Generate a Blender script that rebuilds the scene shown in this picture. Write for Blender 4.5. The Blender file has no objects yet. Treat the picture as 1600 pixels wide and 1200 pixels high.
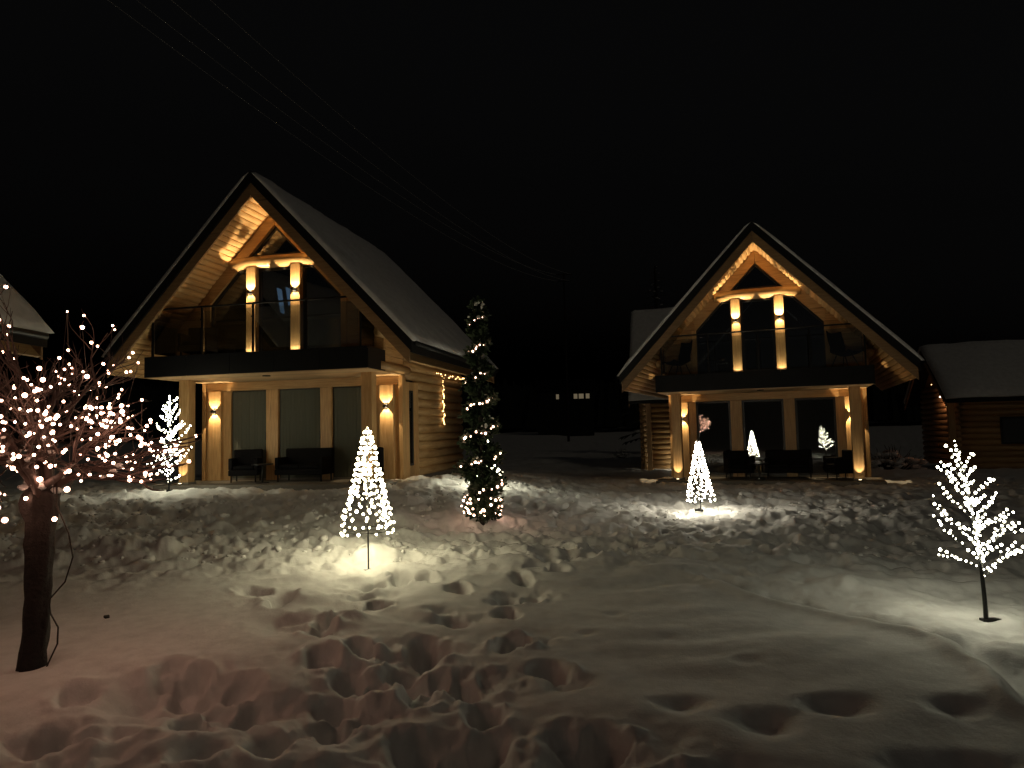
import bpy, math, random
import numpy as np
from mathutils import Vector, Matrix

random.seed(7)
SC = bpy.context.scene
COL = SC.collection
PI = math.pi

# ------------------------------------------------------------------ camera
PITCH, ROLL, FPX = 0.0666, 0.0240, 1075.6
cam_data = bpy.data.cameras.new("camera")
cam = bpy.data.objects.new("camera", cam_data)
COL.objects.link(cam)
cp, sp, cr, sr = math.cos(PITCH), math.sin(PITCH), math.cos(ROLL), math.sin(ROLL)
fwd = Vector((0, cp, sp)); r0 = Vector((1, 0, 0)); u0 = Vector((0, -sp, cp))
rt = r0 * cr - u0 * sr
up = r0 * sr + u0 * cr
M = Matrix((rt, up, -fwd)).transposed().to_4x4()
M.translation = Vector((0, 0, 1.6))
cam.matrix_world = M
cam_data.sensor_width = 36
cam_data.lens = 36 * FPX / 1600
cam_data.clip_start = 0.05
cam_data.clip_end = 2000
SC.camera = cam

# ------------------------------------------------------------------ night sky, faint moonlight
SUN_EL, SUN_AZ = math.radians(38), math.radians(150)     # behind and to the right of the viewer
world = bpy.data.worlds.new("World"); SC.world = world; world.use_nodes = True
nt = world.node_tree; nt.nodes.clear()
wo = nt.nodes.new("ShaderNodeOutputWorld"); bg = nt.nodes.new("ShaderNodeBackground")
sky = nt.nodes.new("ShaderNodeTexSky"); sky.sky_type = 'NISHITA'; sky.sun_disc = False
sky.sun_elevation = math.radians(-4); sky.sun_rotation = SUN_AZ
hsv = nt.nodes.new("ShaderNodeHueSaturation"); hsv.inputs['Saturation'].default_value = 0.15
nt.links.new(sky.outputs[0], hsv.inputs['Color'])
nt.links.new(hsv.outputs[0], bg.inputs['Color']); bg.inputs['Strength'].default_value = 0.10
nt.links.new(bg.outputs[0], wo.inputs['Surface'])
sun_d = bpy.data.lights.new("sun", 'SUN'); sun_d.energy = 0.034; sun_d.angle = math.radians(12); sun_d.color = (1.0, 0.84, 0.60)
sun = bpy.data.objects.new("sun", sun_d); COL.objects.link(sun)
sdir = Vector((math.sin(SUN_AZ) * math.cos(SUN_EL), math.cos(SUN_AZ) * math.cos(SUN_EL), math.sin(SUN_EL)))
sun.rotation_euler = sdir.to_track_quat('Z', 'Y').to_euler(); sun.location = (0, 0, 40)
vs = SC.view_settings
vs.view_transform = 'Standard'; vs.look = 'None'; vs.exposure = 0; vs.gamma = 1; vs.use_curve_mapping = False
SC.cycles.use_light_tree = True
SC.cycles.use_denoising = True
SC.cycles.sample_clamp_indirect = 10.0
SC.cycles.max_bounces = 6; SC.cycles.transparent_max_bounces = 12
SC.cycles.caustics_reflective = False; SC.cycles.caustics_refractive = False

# ------------------------------------------------------------------ helpers
def tag(o, label=None, cat=None, group=None, kind=None):
    if label: o['label'] = label
    if cat: o['category'] = cat
    if group: o['group'] = group
    if kind: o['kind'] = kind
    return o

def empty(name, loc=(0, 0, 0), rz=0, **k):
    o = bpy.data.objects.new(name, None); COL.objects.link(o)
    o.location = loc; o.rotation_euler = (0, 0, rz); o.empty_display_size = .2
    return tag(o, **k)

def link_mesh(name, me, parent=None):
    o = bpy.data.objects.new(name, me); COL.objects.link(o)
    if parent is not None: o.parent = parent
    return o

def children(o): return list(o.children)
def copy_tree(o, parent=None):
    c = o.copy(); COL.objects.link(c)
    c.parent = parent
    for ch in children(o): copy_tree(ch, c)
    return c

class MB:
    def __init__(s): s.v = []; s.f = []
    def add(s, vs_, fs_):
        b = len(s.v); s.v += [tuple(p) for p in vs_]; s.f += [tuple(i + b for i in f) for f in fs_]
    def box(s, x0, x1, y0, y1, z0, z1):
        s.add([(x0,y0,z0),(x1,y0,z0),(x1,y1,z0),(x0,y1,z0),(x0,y0,z1),(x1,y0,z1),(x1,y1,z1),(x0,y1,z1)],
              [(0,3,2,1),(4,5,6,7),(0,1,5,4),(1,2,6,5),(2,3,7,6),(3,0,4,7)]); return s
    def prism_xz(s, poly, y0, y1):                 # polygon in x,z, counter-clockwise seen from -y
        n = len(poly)
        s.add([(x, y0, z) for x, z in poly] + [(x, y1, z) for x, z in poly],
              [tuple(range(n)), tuple(range(2*n-1, n-1, -1))] + [(i, i+n, (i+1) % n + n, (i+1) % n) for i in range(n)]); return s
    def tube(s, pts, r, n=6, cap=True):
        pts = [Vector(p) for p in pts]; m = len(pts)
        if m < 2: return s
        rs = r if isinstance(r, (list, tuple)) else [r] * m
        ring = []; ref = Vector((0.13, 0.21, 1)).normalized(); out = []
        for i in range(m):
            d = (pts[min(i+1, m-1)] - pts[max(i-1, 0)])
            if d.length < 1e-9: d = Vector((0, 0, 1))
            d.normalize()
            a = d.cross(ref)
            if a.length < .1: a = d.cross(Vector((1, 0, 0)))
            a.normalize(); b = d.cross(a)
            for k in range(n):
                t = 2 * PI * k / n
                out.append(pts[i] + (a * math.cos(t) + b * math.sin(t)) * rs[i])
        fs = []
        for i in range(m-1):
            for k in range(n):
                fs.append((i*n+k, i*n+(k+1) % n, (i+1)*n+(k+1) % n, (i+1)*n+k))
        if cap: fs += [tuple(range(n-1, -1, -1)), tuple((m-1)*n + k for k in range(n))]
        s.add(out, fs); return s
    def ball(s, c, r, seg=8, ring=5, sq=1.0, jit=0, rnd=None):
        c = Vector(c); out = []; fs = []
        for i in range(1, ring):
            ph = PI * i / ring
            for k in range(seg):
                t = 2*PI*k/seg; rr = r * (1 + (rnd.uniform(-jit, jit) if jit else 0))
                out.append(c + Vector((math.sin(ph)*math.cos(t)*rr, math.sin(ph)*math.sin(t)*rr, math.cos(ph)*rr*sq)))
        T = len(out); out.append(c + Vector((0, 0, r*sq))); out.append(c - Vector((0, 0, r*sq)))
        for i in range(ring-2):
            for k in range(seg):
                fs.append((i*seg+k, (i+1)*seg+k, (i+1)*seg+(k+1) % seg, i*seg+(k+1) % seg))
        for k in range(seg):
            fs.append((T, k, (k+1) % seg)); fs.append((T+1, (ring-2)*seg+(k+1) % seg, (ring-2)*seg+k))
        s.add(out, fs); return s
    def mesh(s, name, mat, smooth=False):
        me = bpy.data.meshes.new(name); me.from_pydata(s.v, [], s.f); me.update()
        if mat: me.materials.append(mat)
        if smooth: me.shade_smooth()
        return me
    def build(s, name, mat, parent=None, smooth=False, **k):
        o = link_mesh(name, s.mesh(name, mat, smooth), parent)
        return tag(o, **k)

def bevel(o, w=0.01, seg=2):
    m = o.modifiers.new("bevel", 'BEVEL'); m.width = w; m.segments = seg; m.limit_method = 'ANGLE'; return o

# ------------------------------------------------------------------ materials
def newmat(name):
    m = bpy.data.materials.new(name); m.use_nodes = True
    n = m.node_tree; return m, n, n.nodes['Principled BSDF']

def simple(name, col, rough=.6, metal=0, bump=0, bscale=20, spec=.5, var=0):
    m, n, b = newmat(name)
    b.inputs['Base Color'].default_value = (*col, 1); b.inputs['Roughness'].default_value = rough; b.inputs['Metallic'].default_value = metal
    b.inputs['Specular IOR Level'].default_value = spec
    if bump or var:
        tc = n.nodes.new('ShaderNodeTexCoord'); nz = n.nodes.new('ShaderNodeTexNoise'); nz.inputs['Scale'].default_value = bscale; nz.inputs['Detail'].default_value = 5
        n.links.new(tc.outputs['Object'], nz.inputs['Vector'])
        if bump:
            bp = n.nodes.new('ShaderNodeBump'); bp.inputs['Strength'].default_value = bump; bp.inputs['Distance'].default_value = .02
            n.links.new(nz.outputs[0], bp.inputs['Height']); n.links.new(bp.outputs[0], b.inputs['Normal'])
        if var:
            mr = n.nodes.new('ShaderNodeMix'); mr.data_type = 'RGBA'
            mr.inputs[6].default_value = (*[c*(1-var) for c in col], 1); mr.inputs[7].default_value = (*[min(1, c*(1+var)) for c in col], 1)
            n.links.new(nz.outputs[0], mr.inputs[0]); n.links.new(mr.outputs[2], b.inputs['Base Color'])
    return m

def wood(name, c0, c1, axis='x', rough=.5, pitch=None):
    """planed timber: stretched grain along an axis, knots, per-object tone"""
    m, n, b = newmat(name); N = n.nodes; L = n.links
    tc = N.new('ShaderNodeTexCoord'); mp = N.new('ShaderNodeMapping'); oi = N.new('ShaderNodeObjectInfo')
    st = {'x': (.7, 9, 9), 'y': (9, .7, 9), 'z': (9, 9, .7)}[axis]
    mp.inputs['Scale'].default_value = st
    L.new(tc.outputs['Object'], mp.inputs['Vector'])
    va = N.new('ShaderNodeVectorMath'); va.operation = 'MULTIPLY_ADD'
    L.new(oi.outputs['Random'], va.inputs[0]); va.inputs[1].default_value = (31, 17, 23); L.new(tc.outputs['Object'], va.inputs[2])
    L.new(va.outputs[0], mp.inputs['Vector'])
    g = N.new('ShaderNodeTexNoise'); g.inputs['Scale'].default_value = 3.2; g.inputs['Detail'].default_value = 7; g.inputs['Distortion'].default_value = .6
    L.new(mp.outputs[0], g.inputs['Vector'])
    k = N.new('ShaderNodeTexVoronoi'); k.inputs['Scale'].default_value = .55; L.new(mp.outputs[0], k.inputs['Vector'])
    kr = N.new('ShaderNodeMapRange'); kr.inputs[1].default_value = .03; kr.inputs[2].default_value = .14; L.new(k.outputs['Distance'], kr.inputs[0])
    cr_ = N.new('ShaderNodeValToRGB'); cr_.color_ramp.elements[0].position = .3; cr_.color_ramp.elements[1].position = .72
    cr_.color_ramp.elements[0].color = (*c0, 1); cr_.color_ramp.elements[1].color = (*c1, 1); L.new(g.outputs[0], cr_.inputs[0])
    mx = N.new('ShaderNodeMix'); mx.data_type = 'RGBA'; L.new(kr.outputs[0], mx.inputs[0])
    mx.inputs[6].default_value = (*[c*.45 for c in c0], 1); L.new(cr_.outputs[0], mx.inputs[7])
    hs = N.new('ShaderNodeHueSaturation'); mr = N.new('ShaderNodeMapRange'); mr.inputs[3].default_value = .82; mr.inputs[4].default_value = 1.14
    L.new(oi.outputs['Random'], mr.inputs[0]); L.new(mr.outputs[0], hs.inputs['Value']); L.new(mx.outputs[2], hs.inputs['Color'])
    L.new(hs.outputs[0], b.inputs['Base Color']); b.inputs['Roughness'].default_value = rough
    bp = N.new('ShaderNodeBump'); bp.inputs['Strength'].default_value = .25; bp.inputs['Distance'].default_value = .01
    L.new(g.outputs[0], bp.inputs['Height']); L.new(bp.outputs[0], b.inputs['Normal'])
    return m

def emit(name, col, s, sample=True):
    m = bpy.data.materials.new(name); m.use_nodes = True; n = m.node_tree; n.nodes.clear()
    o = n.nodes.new('ShaderNodeOutputMaterial'); e = n.nodes.new('ShaderNodeEmission')
    e.inputs[0].default_value = (*col, 1); e.inputs[1].default_value = s; n.links.new(e.outputs[0], o.inputs[0])
    if not sample: m.cycles.emission_sampling = 'NONE'
    return m

def glass(name, tint, refl, rough=0.0):
    m = bpy.data.materials.new(name); m.use_nodes = True; n = m.node_tree; n.nodes.clear(); N = n.nodes; L = n.links
    o = N.new('ShaderNodeOutputMaterial'); mx = N.new('ShaderNodeMixShader'); t = N.new('ShaderNodeBsdfTransparent'); g = N.new('ShaderNodeBsdfGlossy')
    t.inputs[0].default_value = (*tint, 1); g.inputs['Roughness'].default_value = rough; g.inputs['Color'].default_value = (1, 1, 1, 1)
    f = N.new('ShaderNodeFresnel'); f.inputs[0].default_value = 1.5
    ad = N.new('ShaderNodeMath'); ad.operation = 'ADD'; ad.inputs[1].default_value = refl; ad.use_clamp = True
    L.new(f.outputs[0], ad.inputs[0]); L.new(ad.outputs[0], mx.inputs[0]); L.new(t.outputs[0], mx.inputs[1]); L.new(g.outputs[0], mx.inputs[2]); L.new(mx.outputs[0], o.inputs[0])
    return m

M_ = {}
M_['wood_x'] = wood('timber_lengthwise', (.44, .25, .10), (.64, .41, .19), 'x')
M_['wood_y'] = wood('timber_deep', (.47, .28, .115), (.67, .45, .22), 'y')
M_['wood_z'] = wood('timber_upright', (.44, .25, .10), (.64, .41, .19), 'z')
M_['log'] = wood('round_log', (.38, .23, .10), (.56, .37, .18), 'y', .45)
M_['log_x'] = wood('round_log_crosswise', (.38, .23, .10), (.56, .37, .18), 'x', .45)
M_['barge'] = wood('stained_bargeboard', (.24, .14, .065), (.36, .22, .11), 'x')
M_['ceil'] = wood('pale_ceiling_board', (.50, .33, .17), (.66, .48, .28), 'x')
M_['black'] = simple('black_sheet_metal', (.010, .010, .011), .5, 0, spec=.25, var=.2)
M_['anthracite'] = simple('anthracite_cladding', (.009, .009, .010), .6, 0, spec=.2, var=.25, bscale=6)
M_['pole'] = simple('black_lacquer_steel', (.02, .02, .02), .4, .7, var=.2)
M_['frame'] = simple('dark_window_frame', (.02, .02, .022), .4, var=.2)
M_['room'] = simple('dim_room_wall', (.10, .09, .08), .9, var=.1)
M_['concrete'] = simple('terrace_concrete', (.17, .155, .135), .8, bump=.4, bscale=30, var=.25)
M_['rattan'] = simple('black_rattan', (.008, .007, .008), .8, spec=.15, bump=.8, bscale=60, var=.3)
M_['cushion'] = simple('charcoal_cushion', (.010, .010, .011), .95, spec=.1, bump=.2, bscale=120, var=.2)
M_['curtain'] = simple('grey_green_curtain', (.095, .10, .08), .9, bump=.2, bscale=80, var=.12)
M_['glass'] = glass('window_glass', (.55, .58, .58), .12)
M_['rail_glass'] = glass('railing_glass', (.80, .83, .82), .03)
M_['bark'] = simple('dark_bark', (.020, .014, .012), .85, bump=1.0, bscale=28, var=.4)
M_['twig'] = simple('reddish_twig', (.06, .036, .03), .7, bump=.4, bscale=50, var=.35)
M_['thuja'] = simple('evergreen_foliage', (.018, .035, .014), .75, var=.5, bscale=9)
M_['wire'] = simple('light_string_cable', (.03, .02, .015), .6, var=.2)
M_['alu'] = simple('aluminium_wire', (.7, .7, .68), .5, .0, var=.1)
M_['stone'] = simple('dark_stone', (.03, .028, .025), .9, bump=.5, var=.3)
M_['pine'] = simple('snowy_spruce_needles', (.05, .06, .05), .8, var=.5, bscale=4)

def snow_mat(name, roughbump=.35, scale=55, col=(.80, .80, .80)):
    m, n, b = newmat(name); N = n.nodes; L = n.links
    tc = N.new('ShaderNodeTexCoord')
    a = N.new('ShaderNodeTexNoise'); a.inputs['Scale'].default_value = scale; a.inputs['Detail'].default_value = 6; a.inputs['Roughness'].default_value = .65
    c = N.new('ShaderNodeTexNoise'); c.inputs['Scale'].default_value = 7; c.inputs['Detail'].default_value = 5
    L.new(tc.outputs['Object'], a.inputs[0]); L.new(tc.outputs['Object'], c.inputs[0])
    ad = N.new('ShaderNodeMath'); ad.operation = 'MULTIPLY_ADD'; ad.inputs[1].default_value = .35; L.new(a.outputs[0], ad.inputs[0]); L.new(c.outputs[0], ad.inputs[2])
    bp = N.new('ShaderNodeBump'); bp.inputs['Strength'].default_value = roughbump; bp.inputs['Distance'].default_value = .025
    L.new(ad.outputs[0], bp.inputs['Height']); L.new(bp.outputs[0], b.inputs['Normal'])
    r = N.new('ShaderNodeValToRGB'); r.color_ramp.elements[0].color = (*[x*.86 for x in col], 1); r.color_ramp.elements[1].color = (*col, 1)
    r.color_ramp.elements[0].position = .3; r.color_ramp.elements[1].position = .6
    L.new(c.outputs[0], r.inputs[0]); L.new(r.outputs[0], b.inputs['Base Color'])
    b.inputs['Roughness'].default_value = .75; b.inputs['Specular IOR Level'].default_value = .25
    return m
M_['snow'] = snow_mat('fresh_snow')
M_['roof_snow'] = snow_mat('roof_snow', .5, 18)
M_['hill'] = simple('night_forest_slope', (.012, .015, .012), .95, var=.5, bscale=.4)

# bulbs
BULB_WHITE = emit('cold_white_led', (1.0, .89, .54), 32.0)
BULB_COOL = emit('neutral_white_led', (1.0, .95, .68), 32.0)
BULB_LILAC = emit('pinkish_white_led', (1.0, .90, .68), 60.0)
BULB_PINK = emit('rosy_warm_led', (1.0, .52, .34), 22.0)
BULB_WARM = emit('amber_led', (1.0, .60, .22), 8.0)
LENS = emit('warm_lamp_lens', (1.0, .78, .45), 6.0, False)

# ------------------------------------------------------------------ terrain height
def _hash(ix, iy, seed):
    h = (ix.astype(np.int64) * 374761393 + iy.astype(np.int64) * 668265263 + seed * 1442695041) & 0xFFFFFFFF
    h = ((h ^ (h >> 13)) * 1274126177) & 0xFFFFFFFF
    h = h ^ (h >> 16)
    return (h & 0xFFFFFF) / float(0xFFFFFF)
def vn(x, y, seed):
    ix = np.floor(x); iy = np.floor(y); fx = x - ix; fy = y - iy
    fx = fx*fx*fx*(fx*(fx*6-15)+10); fy = fy*fy*fy*(fy*(fy*6-15)+10)
    a = _hash(ix, iy, seed); b = _hash(ix+1, iy, seed); c = _hash(ix, iy+1, seed); d = _hash(ix+1, iy+1, seed)
    return (a*(1-fx)+b*fx)*(1-fy) + (c*(1-fx)+d*fx)*fy
def fbm(x, y, seed, o=4, g=.5):
    s = 0; a = 1; t = 0
    for i in range(o):
        s = s + a*(vn(x, y, seed+i*17)*2-1); t += a; a *= g
        x, y = (x*1.6 + y*1.2 + 5.1), (-x*1.2 + y*1.6 + 9.7)
    return s/t
def ss(a, b, x):
    t = np.clip((x-a)/(b-a), 0, 1); return t*t*(3-2*t)
def blob(x, y, cx, cy, rx, ry=None, ang=0):
    ry = ry or rx; c, s = math.cos(ang), math.sin(ang)
    dx = (x-cx)*c + (y-cy)*s; dy = -(x-cx)*s + (y-cy)*c
    return np.exp(-(dx/rx)**2 - (dy/ry)**2)

rp = random.Random(11)
# deep boot prints: centre, heading, depth (metres)
PRINTS = [(-1.31,6.55,.3,.16),(-.10,6.22,.2,.20),(-.38,4.58,.3,.22),(-.02,5.37,.1,.25),(.14,6.78,-.1,.17),(.05,7.41,.2,.16),(.36,8.17,.3,.13),
 (.62,8.9,.2,.12),(.45,7.75,.1,.11),(-1.15,4.75,.5,.13),(-1.62,5.76,.4,.14),(-1.34,3.79,.3,.15),(-1.2,5.31,.6,.12),(-2.24,4.83,.8,.12),(-.74,5.43,.2,.2),
 (-.73,4.72,.5,.15),(.42,3.7,.9,.18),(-.36,3.52,.6,.18),(-.2,4.15,.3,.16),(-.55,6.0,.5,.13),(-.9,3.4,.4,.16),(-1.9,4.1,.5,.12),(-.45,3.05,.2,.2),
 (.1,3.2,.7,.15),(.9,3.15,1.0,.16),(-1.9,3.3,.4,.14),(-2.6,3.9,.6,.12),(-.6,7.1,.5,.10),(-1.0,7.6,.6,.09),(.2,4.75,.8,.1)]
# old, half filled hollows: centre, radii, depth
HOLLOWS = [(.92,4.09,.19,.12,.08),(.32,4.54,.17,.11,.07),(1.76,3.99,.20,.13,.10),(1.30,3.80,.2,.13,.10),(2.39,3.91,.17,.11,.09),
 (1.95,3.30,.42,.16,.12),(1.14,5.44,.08,.06,.025),(.85,6.2,.10,.07,.03),(.9,3.2,.4,.22,.12),(2.9,3.4,.25,.15,.10),(.55,5.6,.1,.07,.03),(1.55,4.75,.16,.1,.03)]
DIST = [(-1.3,4.2,.7),(-1.0,5.1,.6),(-1.7,6.1,.45),(-.4,4.6,.5),(-2.2,4.6,.5),(0,5.4,.3),(-.3,3.7,.5),(.4,3.5,.4),(-2.4,3.7,.7),(-.7,6.2,.35),(-1.5,7.2,.4),(-2.3,6.9,.35),(-.9,3.0,.8),(.1,6.9,.25),(-3.2,3.2,.7)]

for k_ in range(38):
    cx, cy, rr = DIST[rp.randrange(len(DIST))]
    PRINTS.append((cx+rp.gauss(0, .55)*rr, cy+rp.gauss(0, .5)*rr, rp.gauss(.3, .5), rp.uniform(.04, .11)))
for k_ in range(36):
    PRINTS.append((rp.uniform(-1.2, 3.4), rp.uniform(7.4, 12.5), rp.gauss(.2, .6), rp.uniform(.05, .11)))

def height(x, y):
    x = np.asarray(x, float); y = np.asarray(y, float)
    r = np.hypot(x, y)
    z = .36*ss(9.2, 14.5, y)*(1-ss(-2.0, 2.8, x)) + .06*ss(6.5, 8, y)
    z = z - .16*ss(2.5, 5, x)*ss(4.5, 6.5, y)*(1-ss(8, 11, y)) - .08*ss(16, 18, y)*ss(1, 4, x)
    z = z - .42*ss(22, 31, y) * (1-ss(-9, -3, -x*0 - np.abs(x-6)))*1.0
    z = z + .7*ss(60, 120, r)*0 + 26*ss(150, 620, r)
    # long soft undulation and wind ripples
    z = z + .07*fbm(x*.45, y*.45, 3, 3)*ss(2, 4, r)
    smooth = ss(.1, .8, x)*(1-ss(3.2, 4.2, x+.25*(y-5)*0))*(1-ss(7.0, 8.0, y))
    smooth2 = (1-ss(-3.2, -2.3, x))*(1-ss(7.9, 8.8, y))
    rp_ = np.clip(smooth+smooth2, 0, 1)
    z = z + .045*fbm(x*.7, y*1.7+.5*np.sin(x*1.3), 21, 2)*(smooth) + .03*fbm(x*.5, y*1.3, 22, 2)*smooth2
    # disturbed snow
    d = np.zeros_like(x)
    for cx, cy, rr in DIST: d = np.maximum(d, blob(x, y, cx, cy, rr, rr*.8))
    d = np.clip(d*1.25, 0, 1)
    n1 = fbm(x*2.6, y*2.6, 31, 4, .55); n2 = 1-np.abs(fbm(x*3.7+8, y*3.7, 37, 4, .5))*2.2
    n0 = fbm(x*1.35+3, y*1.35, 30, 3, .5); dd_ = ss(-.1, .5, fbm(x*1.1, y*1.1, 44, 2))
    z = z + d*(.15*n0 + .08*n1 + .05*(np.abs(fbm(x*2.2, y*2.2, 41, 3))*2-.5) + dd_*(.028*fbm(x*9, y*9, 43, 4, .6)) + .006*fbm(x*24, y*24, 45, 2) - .05)
    # ploughed bank in front of the left cabin
    bank = ss(7.9, 8.9, y+.25*fbm(x*.8, y*.8, 5, 2))*(1-ss(12.5, 14.5, y))*(1-ss(-2.6, -.6, x))
    z = z + bank*(.06 + .26*np.abs(fbm(x*1.1, y*1.1, 51, 4, .55)) + .15*fbm(x*2.9, y*2.9, 53, 5, .62) + .05*np.abs(fbm(x*8, y*8, 54, 3, .6)))
    # trampled yard
    yard = ss(7.2, 8.6, y+.4*fbm(x*.6, y*.6, 6, 2))*(1-ss(20, 23, y))*(1-bank)*(1-.8*smooth)
    z = z + yard*(.07*fbm(x*1.7, y*1.7, 61, 4, .6) - .085*np.clip(fbm(x*2.7, y*2.7, 63, 3, .5)*2.2, -.15, 1) + .05*fbm(x*6.5, y*6.5, 67, 3, .6))
    # pile in front of the left cone tree and ripples of the edge
    z = z + .05*np.clip(fbm(x*1.2, y*2.2, 71, 3)*1.5, -.4, 1)*ss(6.4, 7.4, y)*(1-ss(8.5, 10, y))*ss(-4, -2.5, x)
    # road bed farther back
    z = z - .10*ss(23, 24, y)*(1-ss(31, 33, y))*(1-ss(-3, 0, -np.abs(x)+4)*0)
    far = ss(20, 24, y)*(1-ss(60, 90, y)); z = z + far*.12*fbm(x*.35, y*.6, 81, 4, .55)
    # furrow on the right with a raised lip
    path = np.array([(2.0,7.2),(2.45,6.45),(2.78,5.95),(2.95,5.45),(3.1,5.1),(3.0,4.5),(2.85,3.9),(2.9,3.2),(2.9,2.2)])
    dist = np.full_like(x, 9.); side = np.zeros_like(x)
    for a, b in zip(path[:-1], path[1:]):
        ab = b-a; t = np.clip(((x-a[0])*ab[0]+(y-a[1])*ab[1])/(ab@ab), 0, 1)
        px = x-(a[0]+t*ab[0]); py = y-(a[1]+t*ab[1]); dd = np.hypot(px, py)
        cr2 = np.sign(ab[0]*py-ab[1]*px); m = dd < dist; dist = np.where(m, dd, dist); side = np.where(m, cr2, side)
    sd = dist*side + .06*fbm(x*2.5, y*2.5, 91, 3)      # positive on the right-hand side of the picture
    z = z - .12*np.exp(-((sd-.12)/.13)**2) + .05*np.exp(-((sd+.10)/.09)**2)
    rough_r = ss(.05, .3, sd)*(1-ss(7.6, 8.4, y))
    z = z + rough_r*(.07*fbm(x*2.4, y*2.4, 93, 4, .55)-.03)
    # boot prints
    dig = np.zeros_like(x); lip = np.zeros_like(x)
    for cx, cy, a, dp in PRINTS:
        m = (np.abs(x-cx) < .5) & (np.abs(y-cy) < .5)
        if not m.any(): continue
        xx, yy = x[m], y[m]; c, s = math.cos(a), math.sin(a)
        dx = (xx-cx)*c + (yy-cy)*s; dy = -(xx-cx)*s + (yy-cy)*c
        q = np.sqrt((dx/.10)**2 + (dy/.155)**2) + .30*fbm(xx*7, yy*7, 95, 3)
        dig[m] = np.maximum(dig[m], dp*1.3*(1-ss(.62, 1.28, q)) + .015*(1-ss(1.2, 2.0, q)))
        lip[m] = np.maximum(lip[m], .022*np.exp(-((q-1.55)/.35)**2)*(1.5*vn(xx*8, yy*8, 96)))
    z = z - dig + lip*(1-ss(.01, .05, dig)) + .012*fbm(x*14, y*14, 98, 3)*ss(.005, .03, dig+lip)
    for cx, cy, rx, ry, dp in HOLLOWS:
        q = np.sqrt(((x-cx)/(rx*.66))**2 + ((y-cy)/np.where(y > cy, ry*.55, ry*1.1))**2) + .7*fbm(x*3.3, y*3.3, 97, 4)
        z = z - dp*.75*np.exp(-np.maximum(q, 0)**2*.9)
    z = z + .30*ss(-8.2, -10, x)*ss(2, 5, y)*(1-ss(14, 17, y)) if False else z
    z = z - .05*np.exp(-(np.hypot(x+3.60, y-5.20)/.17)**2)
    # melted cup at the base of the left cone tree, mound under the left branch tree
    z = z - .05*np.exp(-(np.hypot(x+1.74, (y-8.2)*1.4)/.13)**2)
    z = z + .13*blob(x, y, -7.6, 14.7, 1.1, .6) + .05*blob(x, y, -.4, 11.2, .6, .5)
    # snow piled against the left cabin's corner
    z = z + .10*blob(x, y, -2.0, 15.6, 1.2, .5) + .10*blob(x, y, -1.0, 16.4, 1.6, .7)
    return z
def gz(x, y): return float(height(np.array([x]), np.array([y]))[0])

# polar grid, denser where it is near
def polar_sheet(angs, rads):
    A, R = np.meshgrid(angs, rads); X = R*np.sin(A); Y = R*np.cos(A); Z = height(X.ravel().copy(), Y.ravel().copy()).reshape(X.shape)
    return X, Y, Z
rads = [0.6]
while rads[-1] < 900: rads.append(rads[-1]*(1.0062 if 2.2 < rads[-1] < 24 else (1.012 if rads[-1] < 60 else 1.06)))
rads = np.array(rads)
fine = np.linspace(-math.radians(47), math.radians(47), 760)
coarse = np.linspace(math.radians(47), math.radians(313), 160)[1:-1]
angs = np.concatenate([fine, coarse])
X, Y, Z = polar_sheet(angs, rads)
nr, na = X.shape
verts = np.stack([X, Y, Z], -1).reshape(-1, 3)
cz = gz(0, 0.3)
verts = np.vstack([verts, [[0, 0, cz]]])
i = np.arange(nr-1)[:, None]*na; j = np.arange(na)[None, :]; j2 = (j+1) % na
quads = np.stack([i+j, i+j2, i+na+j2, i+na+j], -1).reshape(-1, 4)[:, ::-1]
me = bpy.data.meshes.new("snow_ground")
tri = np.array([[nr*na, (k+1) % na, k] for k in range(na)])[:, ::-1]
me.vertices.add(len(verts)); me.vertices.foreach_set('co', verts.ravel())
nl = len(quads)*4 + len(tri)*3
me.loops.add(nl); me.loops.foreach_set('vertex_index', np.concatenate([quads.ravel(), tri.ravel()]).astype(np.int32))
me.polygons.add(len(quads)+len(tri))
me.polygons.foreach_set('loop_start', np.concatenate([np.arange(len(quads))*4, len(quads)*4+np.arange(len(tri))*3]).astype(np.int32))
me.polygons.foreach_set('loop_total', np.concatenate([np.full(len(quads), 4), np.full(len(tri), 3)]).astype(np.int32))
me.update(calc_edges=True); me.validate(); me.shade_smooth()
me.materials.append(M_['snow'])
ground = link_mesh('snow_ground', me); tag(ground, kind='structure')

# loose clods of snow in the ploughed and trampled places
rc = random.Random(5); mb = MB(); cx_, cy_, cr_r = [], [], []
for k in range(1500):
    w = rc.random()
    if w < .45: x, y, r = rc.uniform(-8.5, -1.4), rc.uniform(8.4, 13.2), rc.uniform(.02, .075)
    else: x, y, r = rc.uniform(-1.5, 7), rc.uniform(8.2, 16.5), rc.uniform(.012, .04)
    if rc.random() < .6: r *= .6
    cx_.append(x); cy_.append(y); cr_r.append(r)
zs = height(np.array(cx_), np.array(cy_))
for x, y, r, z in zip(cx_, cy_, cr_r, zs):
    mb.ball((x, y, z-r*.1), r, 6, 4, rc.uniform(.5, .9), .45, rc)
mb.build('snow_clods', M_['snow'], smooth=True, kind='stuff')

# ------------------------------------------------------------------ wall lamps
def spot(name, parent, loc, direction, energy, angle, col=(1, .74, .40), blend=.10, size=.006):
    d = bpy.data.lights.new(name, 'SPOT'); d.energy = energy; d.spot_size = math.radians(angle); d.spot_blend = blend; d.color = col; d.shadow_soft_size = size
    o = bpy.data.objects.new(name, d); COL.objects.link(o); o.parent = parent; o.location = loc
    o.rotation_euler = (-Vector(direction)).to_track_quat('Z', 'Y').to_euler()
    return o

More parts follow.
